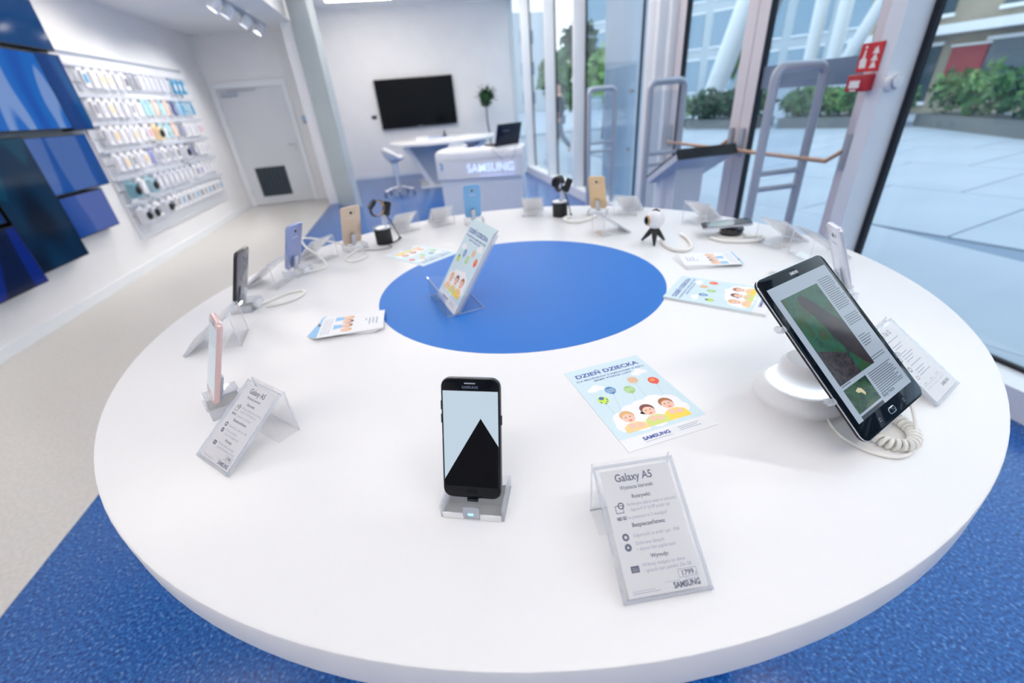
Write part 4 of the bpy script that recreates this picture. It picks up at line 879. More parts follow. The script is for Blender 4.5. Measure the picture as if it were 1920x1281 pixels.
# ------------------------------------------------------------------ accessory rack on the left wall
rk = thing('accessory_rack', 'white wall rack full of small accessory packages beside the video wall', 'rack', (-3.52, 6.1, 0.33))
RY0, RY1 = 4.72, 7.52
PAN = mat('rack_panel', (226, 228, 234), 0.4)
for k in range(7):
    z0 = 0.33 + k * 0.2665
    b = MB(); b.box((0.0125, 0, z0 - 0.33 + 0.131), (0.025, RY1 - RY0, 0.255), PAN); b.obj('slat_panel', rk)
b = MB(); b.box((0.022, 0, 1.865), (0.044, RY1 - RY0, 0.02), GREY_MET); b.obj('top_rail', rk)
ROWZ = [2.08, 1.80, 1.535, 1.27, 0.99, 0.71]
for z in ROWZ:
    b = MB(); b.box((0.045, 0, z - 0.33), (0.04, RY1 - RY0, 0.018), WHITE_MET); b.box((0.068, 0, z - 0.33 + 0.004), (0.006, RY1 - RY0, 0.03), mat('rail_lip', (206, 210, 220), 0.4)); b.obj('hook_rail', rk)
PK = {}
def pack_mesh(kind, c1, c2):
    key = (kind, c1, c2)
    if key in PK: return PK[key]
    m1 = mat('pack_%d_%d_%d' % c1, c1, 0.35); m2 = mat('pack_%d_%d_%d' % c2, c2, 0.35)
    b = MB()
    if kind == 'packet':
        b.box((0.03, 0, -0.105), (0.03, 0.085, 0.15), m1); b.box((0.016, 0, -0.015), (0.003, 0.085, 0.035), m1); b.box((0.0462, 0, -0.10), (0.002, 0.055, 0.08), m2); b.box((0.016, 0, 0.006), (0.006, 0.03, 0.008), m2)
    elif kind == 'sleeve':
        b.slab(0.075, 0.16, 0.016, 0.012, 0.004, m1, Matrix.Translation((0.02, 0, -0.17)) @ Matrix.Rotation(D(90), 4, 'Z'), 4); b.box((0.012, 0, -0.005), (0.003, 0.05, 0.03), m1); b.box((0.0285, 0.0, -0.03), (0.001, 0.05, 0.012), m2)
    else:
        b.box((0.045, 0, -0.11), (0.08, 0.13, 0.15), m1); b.box((0.02, 0, -0.02), (0.003, 0.08, 0.04), m1)
        b.lathe([(0.045, 0), (0.045, 0.018), (0.03, 0.026), (0.0, 0.028)], m2, 24, Matrix.Translation((0.085, -0.005, -0.11)) @ Matrix.Rotation(D(90), 4, 'Y'))
        b.box((0.0865, 0.045, -0.06), (0.002, 0.025, 0.03), m2)
    PK[key] = b.mesh('package'); return PK[key]
Wh, Wg, Gy, Dk = (238, 238, 242), (216, 218, 228), (150, 154, 164), (92, 96, 110)
BLs, BLb, Te, Pe, Nv, Vi, Bk, Ye, Ro = (150, 202, 226), (84, 164, 208), (176, 220, 226), (242, 206, 186), (96, 100, 140), (146, 150, 204), (6, 8, 12), (246, 220, 176), (238, 160, 186)
ORD = ['first', 'second', 'third', 'fourth', 'fifth', 'sixth', 'seventh', 'eighth', 'ninth', 'tenth', 'eleventh', 'twelfth', 'thirteenth', 'fourteenth', 'fifteenth', 'sixteenth', 'seventeenth', 'eighteenth', 'nineteenth']
ROWN = ['top', 'second', 'third', 'fourth', 'fifth', 'lowest']
rows = [
    [(4.93, 'packet', Wh, BLb), (5.08, 'packet', Wh, Wg), (5.22, 'packet', Wh, Ye), (5.36, 'packet', Wh, Ye), (5.52, 'packet', Wg, Wh), (5.68, 'packet', Wh, Dk), (5.83, 'sleeve', Gy, Wh), (5.95, 'sleeve', Gy, Wg)] + [(6.08 + k * 0.13, 'sleeve', Wg, Wh) for k in range(6)] + [(6.93, 'packet', BLb, Wh), (7.08, 'packet', BLb, Wh), (7.24, 'packet', BLb, Wh)],
    [(4.86, 'packet', Wh, Gy), (5.0, 'packet', Wh, Wg), (5.14, 'packet', Wh, Ye), (5.28, 'packet', Wh, Wg), (5.42, 'packet', Wg, Wh), (5.56, 'packet', Wh, Gy), (5.72, 'packet', Wh, Wh), (5.9, 'sleeve', Te, BLb), (6.02, 'sleeve', Te, BLb), (6.16, 'sleeve', Pe, Wh), (6.32, 'sleeve', Te, BLb), (6.46, 'sleeve', Pe, Wh), (6.64, 'packet', Nv, Vi), (6.82, 'sleeve', BLs, Wh), (6.96, 'sleeve', BLb, Wh), (7.12, 'sleeve', BLs, Wh), (7.28, 'sleeve', BLb, Wh)],
    [(4.86 + k * 0.135, 'packet', Wh, (Wg, Ye, Wh)[k % 3]) for k in range(6)] + [(5.72, 'packet', Wh, Ro), (5.9, 'boxed', Ye, Bk), (6.1, 'packet', Te, Wh), (6.28, 'sleeve', Te, BLb), (6.44, 'sleeve', Pe, Wh), (6.6, 'packet', Gy, Vi), (6.8, 'packet', Wh, Wg), (6.95, 'packet', Wh, Wh), (7.1, 'packet', Wh, Wg), (7.27, 'packet', Wh, Ro)],
    [(4.82 + k * 0.14, 'packet', Wh, (Wg, Ye, Gy)[k % 3]) for k in range(5)] + [(5.56, 'sleeve', Vi, Wh), (5.72, 'packet', Wg, Gy), (5.88, 'packet', Wh, Gy), (6.05, 'packet', Wg, Gy), (6.22, 'packet', Wh, Dk), (6.43, 'boxed', Wg, Bk), (6.62, 'packet', Gy, Vi), (6.78, 'packet', Gy, Wg), (6.95, 'packet', Wh, Wg), (7.1, 'packet', Wh, Wg), (7.26, 'packet', Wh, Wg)],
    [(4.82, 'boxed', (116, 164, 180), Bk), (5.06, 'packet', Wh, Wh), (5.22, 'boxed', (166, 200, 212), Bk)] + [(5.44 + k * 0.15, 'packet', Wg, Wh) for k in range(7)] + [(6.56, 'packet', Wh, Nv), (6.72, 'packet', Wh, Vi), (6.88, 'sleeve', Wh, Dk), (7.02, 'sleeve', Wh, Gy), (7.16, 'sleeve', Wh, Dk), (7.3, 'sleeve', Wh, Gy)],
    [(4.80, 'boxed', Wg, Bk), (4.98, 'boxed', Wg, Bk), (5.16, 'packet', Wh, Gy), (5.34, 'boxed', Wg, Bk)] + [(5.52 + k * 0.15, 'packet', Wh, (Dk, Gy, BLb)[k % 3]) for k in range(12)]]
CN = {Wh: 'white', Wg: 'pale grey', Gy: 'grey', Dk: 'dark grey', BLs: 'light blue', BLb: 'bright blue', Te: 'pale teal', Pe: 'peach', Nv: 'navy', Vi: 'violet', Bk: 'black', Ye: 'cream', Ro: 'pink', (116, 164, 180): 'teal grey', (166, 200, 212): 'pale blue grey'}
KN = {'packet': 'packet', 'sleeve': 'slim case sleeve', 'boxed': 'boxed gadget'}
for ri, (z, row) in enumerate(zip(ROWZ, rows)):
    for pi, (y, kind, c1, c2) in enumerate(row):
        o = bpy.data.objects.new('accessory_package', pack_mesh(kind, c1, c2)); COL.objects.link(o); o.location = (-3.45, y, z - 0.022)
        extra = ' with round black front' if kind == 'boxed' else ' with %s patch' % CN[c2]
        tag(o, '%s %s%s, %s in the %s rack row' % (CN[c1], KN[kind], extra, ORD[pi], ROWN[ri]), 'package', 'packages in the %s row of the wall rack' % ROWN[ri])

# ------------------------------------------------------------------ far end: television, round table, stool, counter
t = thing('television', 'large black flat television on the far white wall', 'television', (0.055, 10.675, 1.06))
b = MB(); b.slab(1.79, 1.01, 0.05, 0.012, 0.006, BLACK, Matrix.Translation((0, -0.05, 0))); b.obj('casing', t, True)
b = MB(); b.box((0, -0.0765, 0.512), (1.75, 0.003, 0.965), mat('tv_screen', (1, 5, 9), 0.12, spec=0.25)); b.obj('screen', t)
b = MB(); b.box((0, -0.078, 0.013), (0.09, 0.004, 0.012), SILVER); b.obj('logo_plate', t)
b = MB(); b.box((0, -0.012, 0.5), (0.5, 0.024, 0.4), BLACK); b.obj('wall_bracket', t)
t = thing('wall_socket', 'small black wall socket left of the television', 'socket', (-0.98, 10.7, 1.30))
b = MB(); b.slab(0.12, 0.075, 0.014, 0.008, 0.003, BLACK, Matrix.Translation((0, -0.007, 0))); b.obj('plate', t, True)
b = MB()
for s_ in (-1, 1): b.lathe([(0.018, 0), (0.018, 0.004), (0.01, 0.005)], mat('socket_grey', (70, 76, 84), 0.4), 16, Matrix.Translation((s_ * 0.027, -0.014, 0.037)) @ Matrix.Rotation(D(90), 4, 'X'))
b.obj('outlet', t, True)
t = thing('wall_switch', 'small white wall switch far left of the television', 'switch', (-1.30, 10.7, 1.27))
b = MB(); b.slab(0.08, 0.08, 0.012, 0.008, 0.003, WHITE_PL, Matrix.Translation((0, -0.006, 0))); b.obj('plate', t, True)
b = MB(); b.slab(0.05, 0.05, 0.008, 0.003, 0.002, WHITE_MET, Matrix.Translation((0, -0.013, 0.015))); b.obj('rocker', t, True)

TZ = 0.865
t = thing('demo_table', 'white oval demo table below the television', 'table', (0.42, 8.85, 0))
b = MB(); n = 72; prof = [(1.0, TZ - 0.06), (1.015, TZ - 0.05), (1.015, TZ - 0.008), (1.005, TZ)]
vs_ = []; fs = []
for r_, z in prof:
    for k in range(n): a = 2 * math.pi * k / n; vs_.append((1.08 * r_ * math.cos(a), 1.02 * r_ * math.sin(a), z))
for j in range(3):
    for k in range(n): fs.append((j * n + k, j * n + (k + 1) % n, (j + 1) * n + (k + 1) % n, (j + 1) * n + k))
fs.append(tuple(range(n - 1, -1, -1))); fs.append(tuple(3 * n + k for k in range(n)))
b.add(vs_, fs, TABLE_WHITE); b.obj('tabletop', t, True)
b = MB(); b.prism([(-0.85, TZ - 0.06), (-0.72, TZ - 0.06), (-0.32, 0.03), (-0.42, 0.03)], -0.5, 0.5, TABLE_WHITE, None, 'y'); b.obj('slanted_leg', t)
b = MB(); b.prism([(0.85, TZ - 0.06), (0.72, TZ - 0.06), (0.32, 0.03), (0.42, 0.03)], -0.5, 0.5, TABLE_WHITE, None, 'y'); b.obj('slanted_leg', t)
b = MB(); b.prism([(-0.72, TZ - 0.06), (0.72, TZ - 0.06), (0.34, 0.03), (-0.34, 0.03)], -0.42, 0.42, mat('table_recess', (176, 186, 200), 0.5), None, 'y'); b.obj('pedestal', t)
b = MB(); b.box((-0.1, 0, 0.015), (1.0, 1.1, 0.03), TABLE_WHITE); b.obj('floor_plate', t)
t = thing('display_tray', 'low white display tray with a blue mat on the oval demo table', 'tray', (0.20, 8.35, TZ))
b = MB(); b.slab(0.75, 0.05, 0.42, 0.02, 0.008, WHITE_PL); b.obj('body', t, True)
b = MB(); b.box((0.12, -0.02, 0.0515), (0.42, 0.26, 0.003), mat('mat_blue', (104, 156, 214), 0.5)); b.obj('blue_mat', t)
b = MB(); b.slab(0.24, 0.035, 0.1, 0.01, 0.004, WHITE_PL, Matrix.Translation((-0.22, 0.02, 0.05))); b.obj('white_box', t, True)
t = thing('gadget_stand', 'small black cone-shaped gadget on the display tray', 'gadget', (0.44, 8.40, TZ + 0.0535))
b = MB(); b.lathe([(0.055, 0), (0.05, 0.012), (0.022, 0.03), (0.014, 0.09), (0.018, 0.1), (0.0, 0.115)], BLACK, 24); b.obj('body', t, True)
b = MB(); b.lathe([(0.06, 0), (0.06, 0.004)], SILVER, 24); b.obj('base_plate', t, True)
# stool
t = thing('swivel_stool', 'white swivel stool with a curved shell seat on a chrome star base', 'stool', (-0.62, 8.03, 0), D(120))
b = MB(); vs_ = []; fs = []; NU, NV = 20, 8
for j in range(NV + 1):
    q = j / NV
    for k in range(NU):
        a = 2 * math.pi * k / NU; back = max(0.0, math.cos(a - D(90)))
        r_ = 0.05 + 0.18 * q; z = 0.58 + 0.20 * q ** 2.2 * (0.35 + 0.9 * back)
        vs_.append((r_ * math.cos(a), r_ * 0.9 * math.sin(a), z))
for j in range(NV):
    for k in range(NU): fs.append((j * NU + k, j * NU + (k + 1) % NU, (j + 1) * NU + (k + 1) % NU, (j + 1) * NU + k))
fs.append(tuple(range(NU)))
b.add(vs_, fs, WHITE_PL); so = b.obj('shell_seat', t, True); md = so.modifiers.new('thickness', 'SOLIDIFY'); md.thickness = 0.055; md.offset = -1
b = MB(); b.lathe([(0.0, 0.625), (0.14, 0.63), (0.15, 0.65), (0.12, 0.665), (0.0, 0.668)], mat('seat_pad', (214, 222, 234), 0.6), 28, cap=False); b.obj('seat_pad', t, True)
b = MB(); b.lathe([(0.028, 0.09), (0.028, 0.3), (0.05, 0.33), (0.055, 0.56), (0.10, 0.585)], WHITE_MET, 24, cap=False); b.obj('column', t, True)
b = MB(); b.tube([(0.05, 0.0, 0.5), (0.18, -0.05, 0.47)], 0.008, CHROME, 8); b.obj('height_lever', t, True)
for k in range(5):
    a = D(72 * k + 10); c, s_ = math.cos(a), math.sin(a)
    b = MB(); b.tube([(0.02 * c, 0.02 * s_, 0.115), (0.17 * c, 0.17 * s_, 0.10), (0.29 * c, 0.29 * s_, 0.072)], 0.02, CHROME, 10, taper=(1.1, 0.9, 0.6)); lg = b.obj('star_leg', t, True)
    b = MB(); Mw = Matrix.Translation((0.29 * c, 0.29 * s_, 0.03)) @ Matrix.Rotation(a + 0.6, 4, 'Z') @ Matrix.Rotation(D(90), 4, 'X') @ Matrix.Translation((0, 0, -0.02))
    b.lathe([(0.026, 0), (0.03, 0.004), (0.03, 0.036), (0.026, 0.04)], mat('castor_grey', (110, 124, 146), 0.4), 18, Mw); b.obj('castor', lg, True)
# topiary
t = thing('topiary_plant', 'potted topiary with a round leafy ball on a thin stem', 'plant', (1.62, 10.1, 0))
b = MB(); b.lathe([(0.12, 0.0), (0.17, 0.34), (0.18, 0.36), (0.165, 0.37), (0.155, 0.34), (0.0, 0.33)], WHITE_PL, 32, cap=False); b.obj('pot', t, True)
b = MB(); b.tube(smooth_path([(0, 0, 0.33), (0.02, 0, 0.7), (-0.015, 0.01, 1.05), (-0.01, 0, 1.42)], 6), 0.016, mat('stem_bark', (74, 62, 54), 0.8), 8); b.obj('stem', t, True)
def leaves(b, c, rad, n, size, m, rnd, shell=0.5):
    for _ in range(n):
        while True:
            p = Vector((rnd.uniform(-1, 1), rnd.uniform(-1, 1), rnd.uniform(-1, 1)))
            if 0.05 < p.length < 1: break
        p = p.normalized() * (shell + (1 - shell) * rnd.random())
        q = Vector((c[0] + p.x * rad[0], c[1] + p.y * rad[1], c[2] + p.z * rad[2]))
        d1 = Vector((rnd.gauss(0, 1), rnd.gauss(0, 1), rnd.gauss(0, 1))).normalized(); d2 = d1.cross(Vector((rnd.gauss(0, 1), rnd.gauss(0, 1), rnd.gauss(0, 1)))).normalized(); s_ = size * rnd.uniform(0.6, 1.3)
        b.add([q - d1 * s_, q + d2 * s_ * 0.45, q + d1 * s_, q - d2 * s_ * 0.45], [(0, 1, 2, 3)], m)
GREEN_D = noise_mat('leaf_dark', [(0.3, (18, 50, 26)), (0.6, (38, 84, 40)), (0.8, (70, 112, 48))], 6, 0.55)
GREEN_M = noise_mat('leaf_mid', [(0.3, (40, 86, 44)), (0.55, (78, 126, 62)), (0.8, (140, 168, 86))], 2.2, 0.6)
GREEN_L = noise_mat('leaf_light', [(0.3, (88, 138, 74)), (0.6, (136, 176, 104)), (0.8, (190, 208, 140))], 1.5, 0.6)
rnd = random.Random(5)
b = MB(); leaves(b, (0, 0, 1.55), (0.19, 0.19, 0.2), 420, 0.045, GREEN_D, rnd, 0.3)
for k in range(26):
    a = rnd.uniform(0, 6.28); e = rnd.uniform(-0.3, 1.3); d = Vector((math.cos(a) * math.cos(e), math.sin(a) * math.cos(e), math.sin(e)))
    b.tube([Vector((0, 0, 1.55)) + d * 0.15, Vector((0, 0, 1.55)) + d * 0.29], 0.006, GREEN_D, 4)
fo = tag(b.obj('foliage', t), kind='stuff')

# counter (reception block with lit lettering)
cz = 0.938
t = thing('service_counter', 'white rounded service counter with lit lettering and the number three', 'counter', (0.647, 5.03, 0), D(-20))
def counter_poly(inset, n=12):
    L, dp = 0.575 - inset, 0.21 - inset; o = []
    for k in range(n + 1): u = -1 + 2 * k / n; o.append((u * L, -dp - 0.04 * (1 - u * u)))
    return o + [(L, dp), (-L, dp)]
CW = mat('counter_white', (236, 239, 244), 0.35); CW2 = mat('counter_lower', (232, 237, 244), 0.35)
b = MB(); b.prism(counter_poly(0.027), 0.0, 0.576, CW2); b.obj('plinth', t)
b = MB(); b.prism(counter_poly(0.0), 0.58, 0.808, CW); fr_ = b.obj('middle_band', t)
tb_ = MB()
prof = [(0.0, 0.812), (0.0, 0.877), (0.008, 0.902), (0.024, 0.921), (0.048, 0.931), (0.08, cz)]
rings = [counter_poly(i) for i, z in prof]; nn = len(rings[0]); vs_ = []; fs = []
for (i, z), rg in zip(prof, rings): vs_ += [(x, y, z) for x, y in rg]
for j in range(len(prof) - 1):
    for k in range(nn): fs.append((j * nn + k, j * nn + (k + 1) % nn, (j + 1) * nn + (k + 1) % nn, (j + 1) * nn + k))
fs.append(tuple(range(nn - 1, -1, -1))); fs.append(tuple((len(prof) - 1) * nn + k for k in range(nn)))
tb_.add(vs_, fs, CW); tb_.obj('rounded_top', t, True)
LIT = mat('lit_lettering', (214, 222, 255), 0.4, emit=(196, 222, 255), es=0.75)
b = MB(); b.text('SAMSUNG', 0.148, LIT, Matrix.Translation((0.148, -0.2525, 0.652)) @ Matrix.Rotation(D(90), 4, 'X'), 'CENTER', 0.008, 0.62); b.obj('lit_lettering', t)
LIT2 = mat('lit_small', (200, 206, 250), 0.4, emit=(190, 200, 250), es=0.7)
b = MB(); b.text('Autoryzowany salon firmowy', 0.035, LIT2, Matrix.Translation((0.233, -0.2525, 0.602)) @ Matrix.Rotation(D(90), 4, 'X'), 'CENTER', 0.02, 0.45); b.obj('small_lettering', t)
b = MB(); b.box((-0.505, -0.226, 0.74), (0.085, 0.016, 0.13), WHITE_PL); np_ = b.obj('number_plate', t)
b = MB(); b.text('3', 0.115, mat('number_blue', (110, 158, 214), 0.5), Matrix.Translation((-0.505, -0.2345, 0.70)) @ Matrix.Rotation(D(90), 4, 'X'), 'CENTER', 0.03); b.obj('number', np_)
# laptop on the counter
Rc = Matrix.Translation((0.647, 5.03, 0)) @ Matrix.Rotation(D(-20), 4, 'Z')
p = Rc @ Vector((0.28, 0.0, cz))
t = thing('laptop', 'black laptop on the counter with its lid towards us', 'laptop', p, D(205))
b = MB(); b.slab(0.38, 0.018, 0.25, 0.006, 0.003, BLACK); b.obj('base', t, True)
Ml = Matrix.Translation((0, 0.125, 0.014)) @ Matrix.Rotation(D(-20), 4, 'X')
b = MB(); b.slab(0.38, 0.25, 0.012, 0.01, 0.003, mat('laptop_lid', (40, 46, 60), 0.28, 0.4), Ml); lid = b.obj('lid', t, True)
b = MB(); b.text('SAMSUNG', 0.022, mat('lid_logo', (140, 146, 160), 0.4), back_plane(Ml, 0.05, 0.16, 0.0066), 'CENTER', 0.03); b.obj('lid_logo', lid)
b = MB(); b.box((0, -0.0066, 0.125), (0.33, 0.001, 0.2), BLACK_GLOSS, Ml); b.obj('screen', lid)
b = MB()
for r_ in range(4): b.box((0, -0.02 - 0.022 * r_ + 0.07, 0.0188), (0.31, 0.018, 0.0016), mat('keys', (30, 32, 38), 0.5))
b.obj('keyboard', t)
p = Rc @ Vector((-0.09, -0.016, cz))
t = thing('mouse_pad', 'blue mouse pad on the counter left of the laptop', 'mouse pad', p, D(-20))
b = MB(); b.slab(0.2, 0.004, 0.17, 0.002, 0.001, mat('pad_blue', (70, 110, 180), 0.7)); b.obj('pad', t)
p = Rc @ Vector((-0.12, -0.023, cz + 0.004))
t = thing('computer_mouse', 'black computer mouse on the blue mouse pad', 'mouse', p, D(-20))
b = MB(); b.lathe([(0.03, 0), (0.033, 0.008), (0.026, 0.024), (0.0, 0.032)], BLACK, 20, Matrix.Diagonal((1.5, 1, 1, 1)), cap=False); b.obj('shell', t, True)
b = MB(); b.box((0.028, 0, 0.026), (0.014, 0.005, 0.008), GREY_MET); b.obj('scroll_wheel', t)
p = Rc @ Vector((-0.33, 0.07, cz))
t = thing('paper_tray', 'low white paper tray on the counter behind the mouse pad', 'tray', p, D(-10))
b = MB(); b.slab(0.24, 0.03, 0.16, 0.01, 0.004, WHITE_PL); b.obj('tray', t, True)
b = MB(); b.slab(0.18, 0.02, 0.12, 0.008, 0.004, mat('tray_grey', (176, 188, 204), 0.5), Matrix.Translation((-0.01, 0, 0.03))); b.obj('paper_stack', t, True)
CABG = mat('cable_grey', (150, 162, 180), 0.5)
for k, (pts, lb) in enumerate(((((0.16, -0.12, cz + 0.005), (0.18, -0.19, cz + 0.002), (0.21, -0.252, 0.89), (0.27, -0.258, 0.83), (0.33, -0.256, 0.785)), 'thin grey cable hanging over the counter front to the left of the other'),
                               (((0.50, -0.06, cz + 0.005), (0.49, -0.14, cz + 0.002), (0.49, -0.235, 0.90), (0.475, -0.242, 0.83), (0.43, -0.248, 0.785)), 'thin grey cable hanging over the counter front below the laptop corner'))):
    b = MB(); b.tube(smooth_path([Rc @ Vector(q) for q in pts], 6), 0.0035, CABG, 6); tag(b.obj('laptop_cable', smooth=True), lb, 'cable')

# ------------------------------------------------------------------ security gates, kiosk
for k, (y, lb) in enumerate(((1.50, 'grey anti-theft gate nearest to the red alarm sign'), (3.0, 'grey anti-theft gate behind the kiosk'), (4.5, 'grey anti-theft gate farthest away, before the fat column'))):
    t = thing('security_gate', lb, 'security gate', (2.11, y, 0), 0, 'anti-theft gates at the entrance')
    hw, hz, rr = 0.168, 1.475, 0.06
    loop = [(-hw, 0, 0.03), (-hw, 0, hz - rr)] + [(-hw + rr - rr * math.cos(D(a)), 0, hz - rr + rr * math.sin(D(a))) for a in (15, 30, 45, 60, 75, 90)] + [(hw - rr + rr * math.sin(D(a)), 0, hz - rr + rr * math.cos(D(a))) for a in (0, 15, 30, 45, 60, 75, 90)] + [(hw, 0, 0.03)]
    b = MB(); b.tube(loop, 0.028, GREY_MET, 12); b.obj('frame_loop', t, True)
    for z in (0.78, 0.88):
        b = MB(); b.tube([(-hw, 0, z), (hw, 0, z)], 0.018, GREY_MET, 10); b.obj('cross_bar', t, True)
    b = MB(); b.box((0, 0, 1.14), (2 * hw - 0.04, 0.008, 0.52), clear_mat('gate_panel', tint=(246, 249, 252), haze=0.04, refl=0.6)); b.obj('clear_panel', t)
    b = MB(); b.slab(0.39, 0.03, 0.14, 0.01, 0.004, GREY_MET); b.obj('floor_foot', t, True)
t = thing('information_kiosk', 'white pedestal kiosk with a sloping screen facing away', 'kiosk', (2.02, 2.42, 0))
b = MB(); b.box((0.0, 0.02, 0.42), (0.26, 0.14, 0.84), WHITE_MET); b.obj('pedestal', t)
b = MB(); b.box((-0.11, 0.12, 0.40), (0.14, 0.08, 0.8), CW2); b.obj('cable_duct', t)
b = MB(); b.slab(0.44, 0.02, 0.36, 0.008, 0.003, WHITE_MET); b.obj('floor_plate', t, True)
Mk = Matrix.Translation((0.0, -0.24, 0.985)) @ Matrix.Rotation(D(-28), 4, 'X')
b = MB(); b.box((0, 0.26, -0.035), (0.50, 0.52, 0.05), mat('kiosk_shell', (206, 212, 224), 0.4), Mk); b.obj('screen_shell', t)
b = MB(); b.prism([(-0.25, -0.062), (0.25, -0.062), (0.252, 0.012), (-0.252, 0.012)], -0.012, 0.02, BLACK, Mk, 'y'); b.obj('black_edge', t)
b = MB(); b.box((0, 0.26, -0.004), (0.50, 0.52, 0.014), BLACK, Mk); b.box((0, 0.26, 0.0035), (0.44, 0.46, 0.002), BLACK_GLOSS, Mk); b.obj('screen', t)

# ------------------------------------------------------------------ outside
PAVE = noise_mat('pale_paving', [(0.3, (168, 178, 190)), (0.7, (180, 189, 200))], 0.8, 0.6); JOINT = mat('paving_joint', (132, 148, 166), 0.8)
g = thing('plaza_ground', 'pale paved plaza outside the windows', 'pavement', (0, 0, 0), kind='structure')
b = MB(); b.poly([(2.5, -40, -0.03), (90, -40, -0.03), (90, 110, -0.03), (2.5, 110, -0.03)], JOINT); b.obj('joint_bed', g)
b = MB(); b.poly([(14.5, -40, -0.012), (90, -40, -0.012), (90, 110, -0.012), (14.5, 110, -0.012)], PAVE); b.poly([(2.5, 20.2, -0.012), (14.5, 20.2, -0.012), (14.5, 110, -0.012), (2.5, 110, -0.012)], PAVE); b.poly([(2.5, -40, -0.012), (14.5, -40, -0.012), (14.5, -6.5, -0.012), (2.5, -6.5, -0.012)], PAVE); b.poly([(2.5, -6.5, -0.0125), (4.4, -6.5, -0.0125), (4.4, 20.2, -0.0125), (2.5, 20.2, -0.0125)], PAVE); tag(b.obj('distant_paving', g), kind='stuff')
sm = MB(); sm.box((0, 0, -0.02), (2.08, 1.48, 0.02), PAVE); sm = sm.mesh('paving_slab')
for i in range(-3, 10):
    for j in range(-6, 16):
        x, y = 3.6 + i * 2.1, j * 1.5 + (0.75 if i % 2 else 0)
        xr, yr = x * math.cos(D(14)) - (y - 6) * math.sin(D(14)) + 1.2, x * math.sin(D(14)) + (y - 6) * math.cos(D(14)) + 5
        if 3.75 < xr < 13.4 and -5.5 < yr < 19:
            o = bpy.data.objects.new('paving_slab', sm); COL.objects.link(o); o.parent = g; o.location = (xr, yr, 0); o.rotation_euler = (0, 0, D(14))
# fat column just outside
b = MB(); b.lathe([(0.30, 0), (0.30, 4.2)], mat('column_metal', (196, 208, 222), 0.35, 0.1), 48, Matrix.Translation((2.78, 5.25, 0))); tag(b.obj('round_column', smooth=True), 'fat pale round column standing just outside the windows', 'column')
# leaning steel tubes
TUBE = mat('white_tube', (226, 232, 238), 0.35); TUBEG = mat('grey_tube', (150, 160, 168), 0.35, 0.2)
TUBES = (((13.5, 19.27, 0), (13.5, 16.0, 7.0), 0.42, TUBE, 'thick white leaning steel tube seen through the left entrance door'), ((13.6, 17.6, 0), (13.6, 15.0, 7.0), 0.34, TUBEG, 'grey leaning steel tube right of the thick white one'),
         ((15.0, 14.68, 0), (15.0, 10.95, 7.0), 0.2, TUBE, 'thin white leaning steel tube seen through the right entrance door'), ((17.5, 18.0, 0), (17.5, 18.0, 9), 0.26, TUBE, 'white upright steel tube seen through the right entrance door'), ((20.5, 19.8, 0), (20.5, 19.8, 9), 0.3, TUBE, 'second white upright steel tube just right of the first upright one'))
for (a, c, r_, m, lb) in TUBES:
    b = MB(); b.tube([a, c], r_, m, 20); tag(b.obj('steel_tube', smooth=True), lb, 'steel tube')
# hedges and planters
KERB = mat('planter_stone', (112, 116, 116), 0.8)
def hedge(x0, y0, x1, y1, wid, h, lb, m, n, seed):
    L = math.hypot(x1 - x0, y1 - y0); rz = math.atan2(y1 - y0, x1 - x0); rnd = random.Random(seed)
    t = thing('hedge', lb, 'hedge', ((x0 + x1) / 2, (y0 + y1) / 2, 0), rz)
    b = MB(); b.box((0, 0, 0.13), (L, wid, 0.3), KERB); b.obj('planter', t)
    b = MB(); nb = max(2, int(L / (wid * 0.6)))
    for k in range(nb):
        c = (-L / 2 + (k + 0.5) * L / nb, rnd.uniform(-0.1, 0.1), h * 0.62); leaves(b, c, (L / nb * 0.85, wid * 0.5, h * rnd.uniform(0.36, 0.48)), n // nb, 0.12, m, rnd, 0.35)
    tag(b.obj('foliage', t), kind='stuff')
hedge(10.7, 15.6, 11.75, 13.2, 1.3, 1.2, 'dark green hedge seen through the left entrance door', GREEN_D, 1800, 1)
hedge(12.1, 12.6, 13.4, 9.9, 1.3, 1.1, 'green hedge seen through the right entrance door', GREEN_M, 2000, 2)
hedge(13.9, 9.3, 11.9, 5.2, 1.0, 1.3, 'loose green bushes at the right picture edge', GREEN_M, 1500, 3)
hedge(9.5, 19.5, 10.6, 16.2, 1.2, 1.1, 'light green hedge seen beside the white pipe', GREEN_L, 1200, 4)
def tree(x, y, h, r_, lb, m, n, seed):
    rnd = random.Random(seed); t = thing('tree', lb, 'tree', (x, y, 0), 0, 'trees on the plaza')
    b = MB(); b.tube([(0, 0, 0), (0.05, 0.03, h * 0.35), (0.0, 0.1, h * 0.6), (0.1, 0.0, h * 0.85)], 0.13, mat('bark', (92, 82, 72), 0.9), 8, taper=(1.2, 1, 0.7, 0.3)); b.obj('trunk', t, True)
    b = MB()
    for k in range(6): leaves(b, (rnd.uniform(-0.4, 0.4) * r_, rnd.uniform(-0.4, 0.4) * r_, h * rnd.uniform(0.5, 0.95)), (r_ * 0.6, r_ * 0.6, h * 0.2), n // 6, 0.2, m, rnd, 0.3)
    tag(b.obj('foliage', t), kind='stuff')
tree(3.2, 18.2, 2.6, 1.0, 'light green tree farthest left behind the tall windows', GREEN_L, 900, 11)
tree(5.3, 16.6, 2.7, 1.0, 'green tree behind the tall windows next to the passer-by', GREEN_M, 900, 12)
tree(6.6, 14.8, 2.5, 0.9, 'small green tree behind the fat column', GREEN_L, 800, 13)
tree(7.6, 19.6, 4.2, 1.2, 'dark green tree seen beside the white pipe', GREEN_D, 1000, 14)
tree(17.0, 22.0, 3.4, 1.2, 'green tree behind the leaning tubes', GREEN_M, 800, 15)
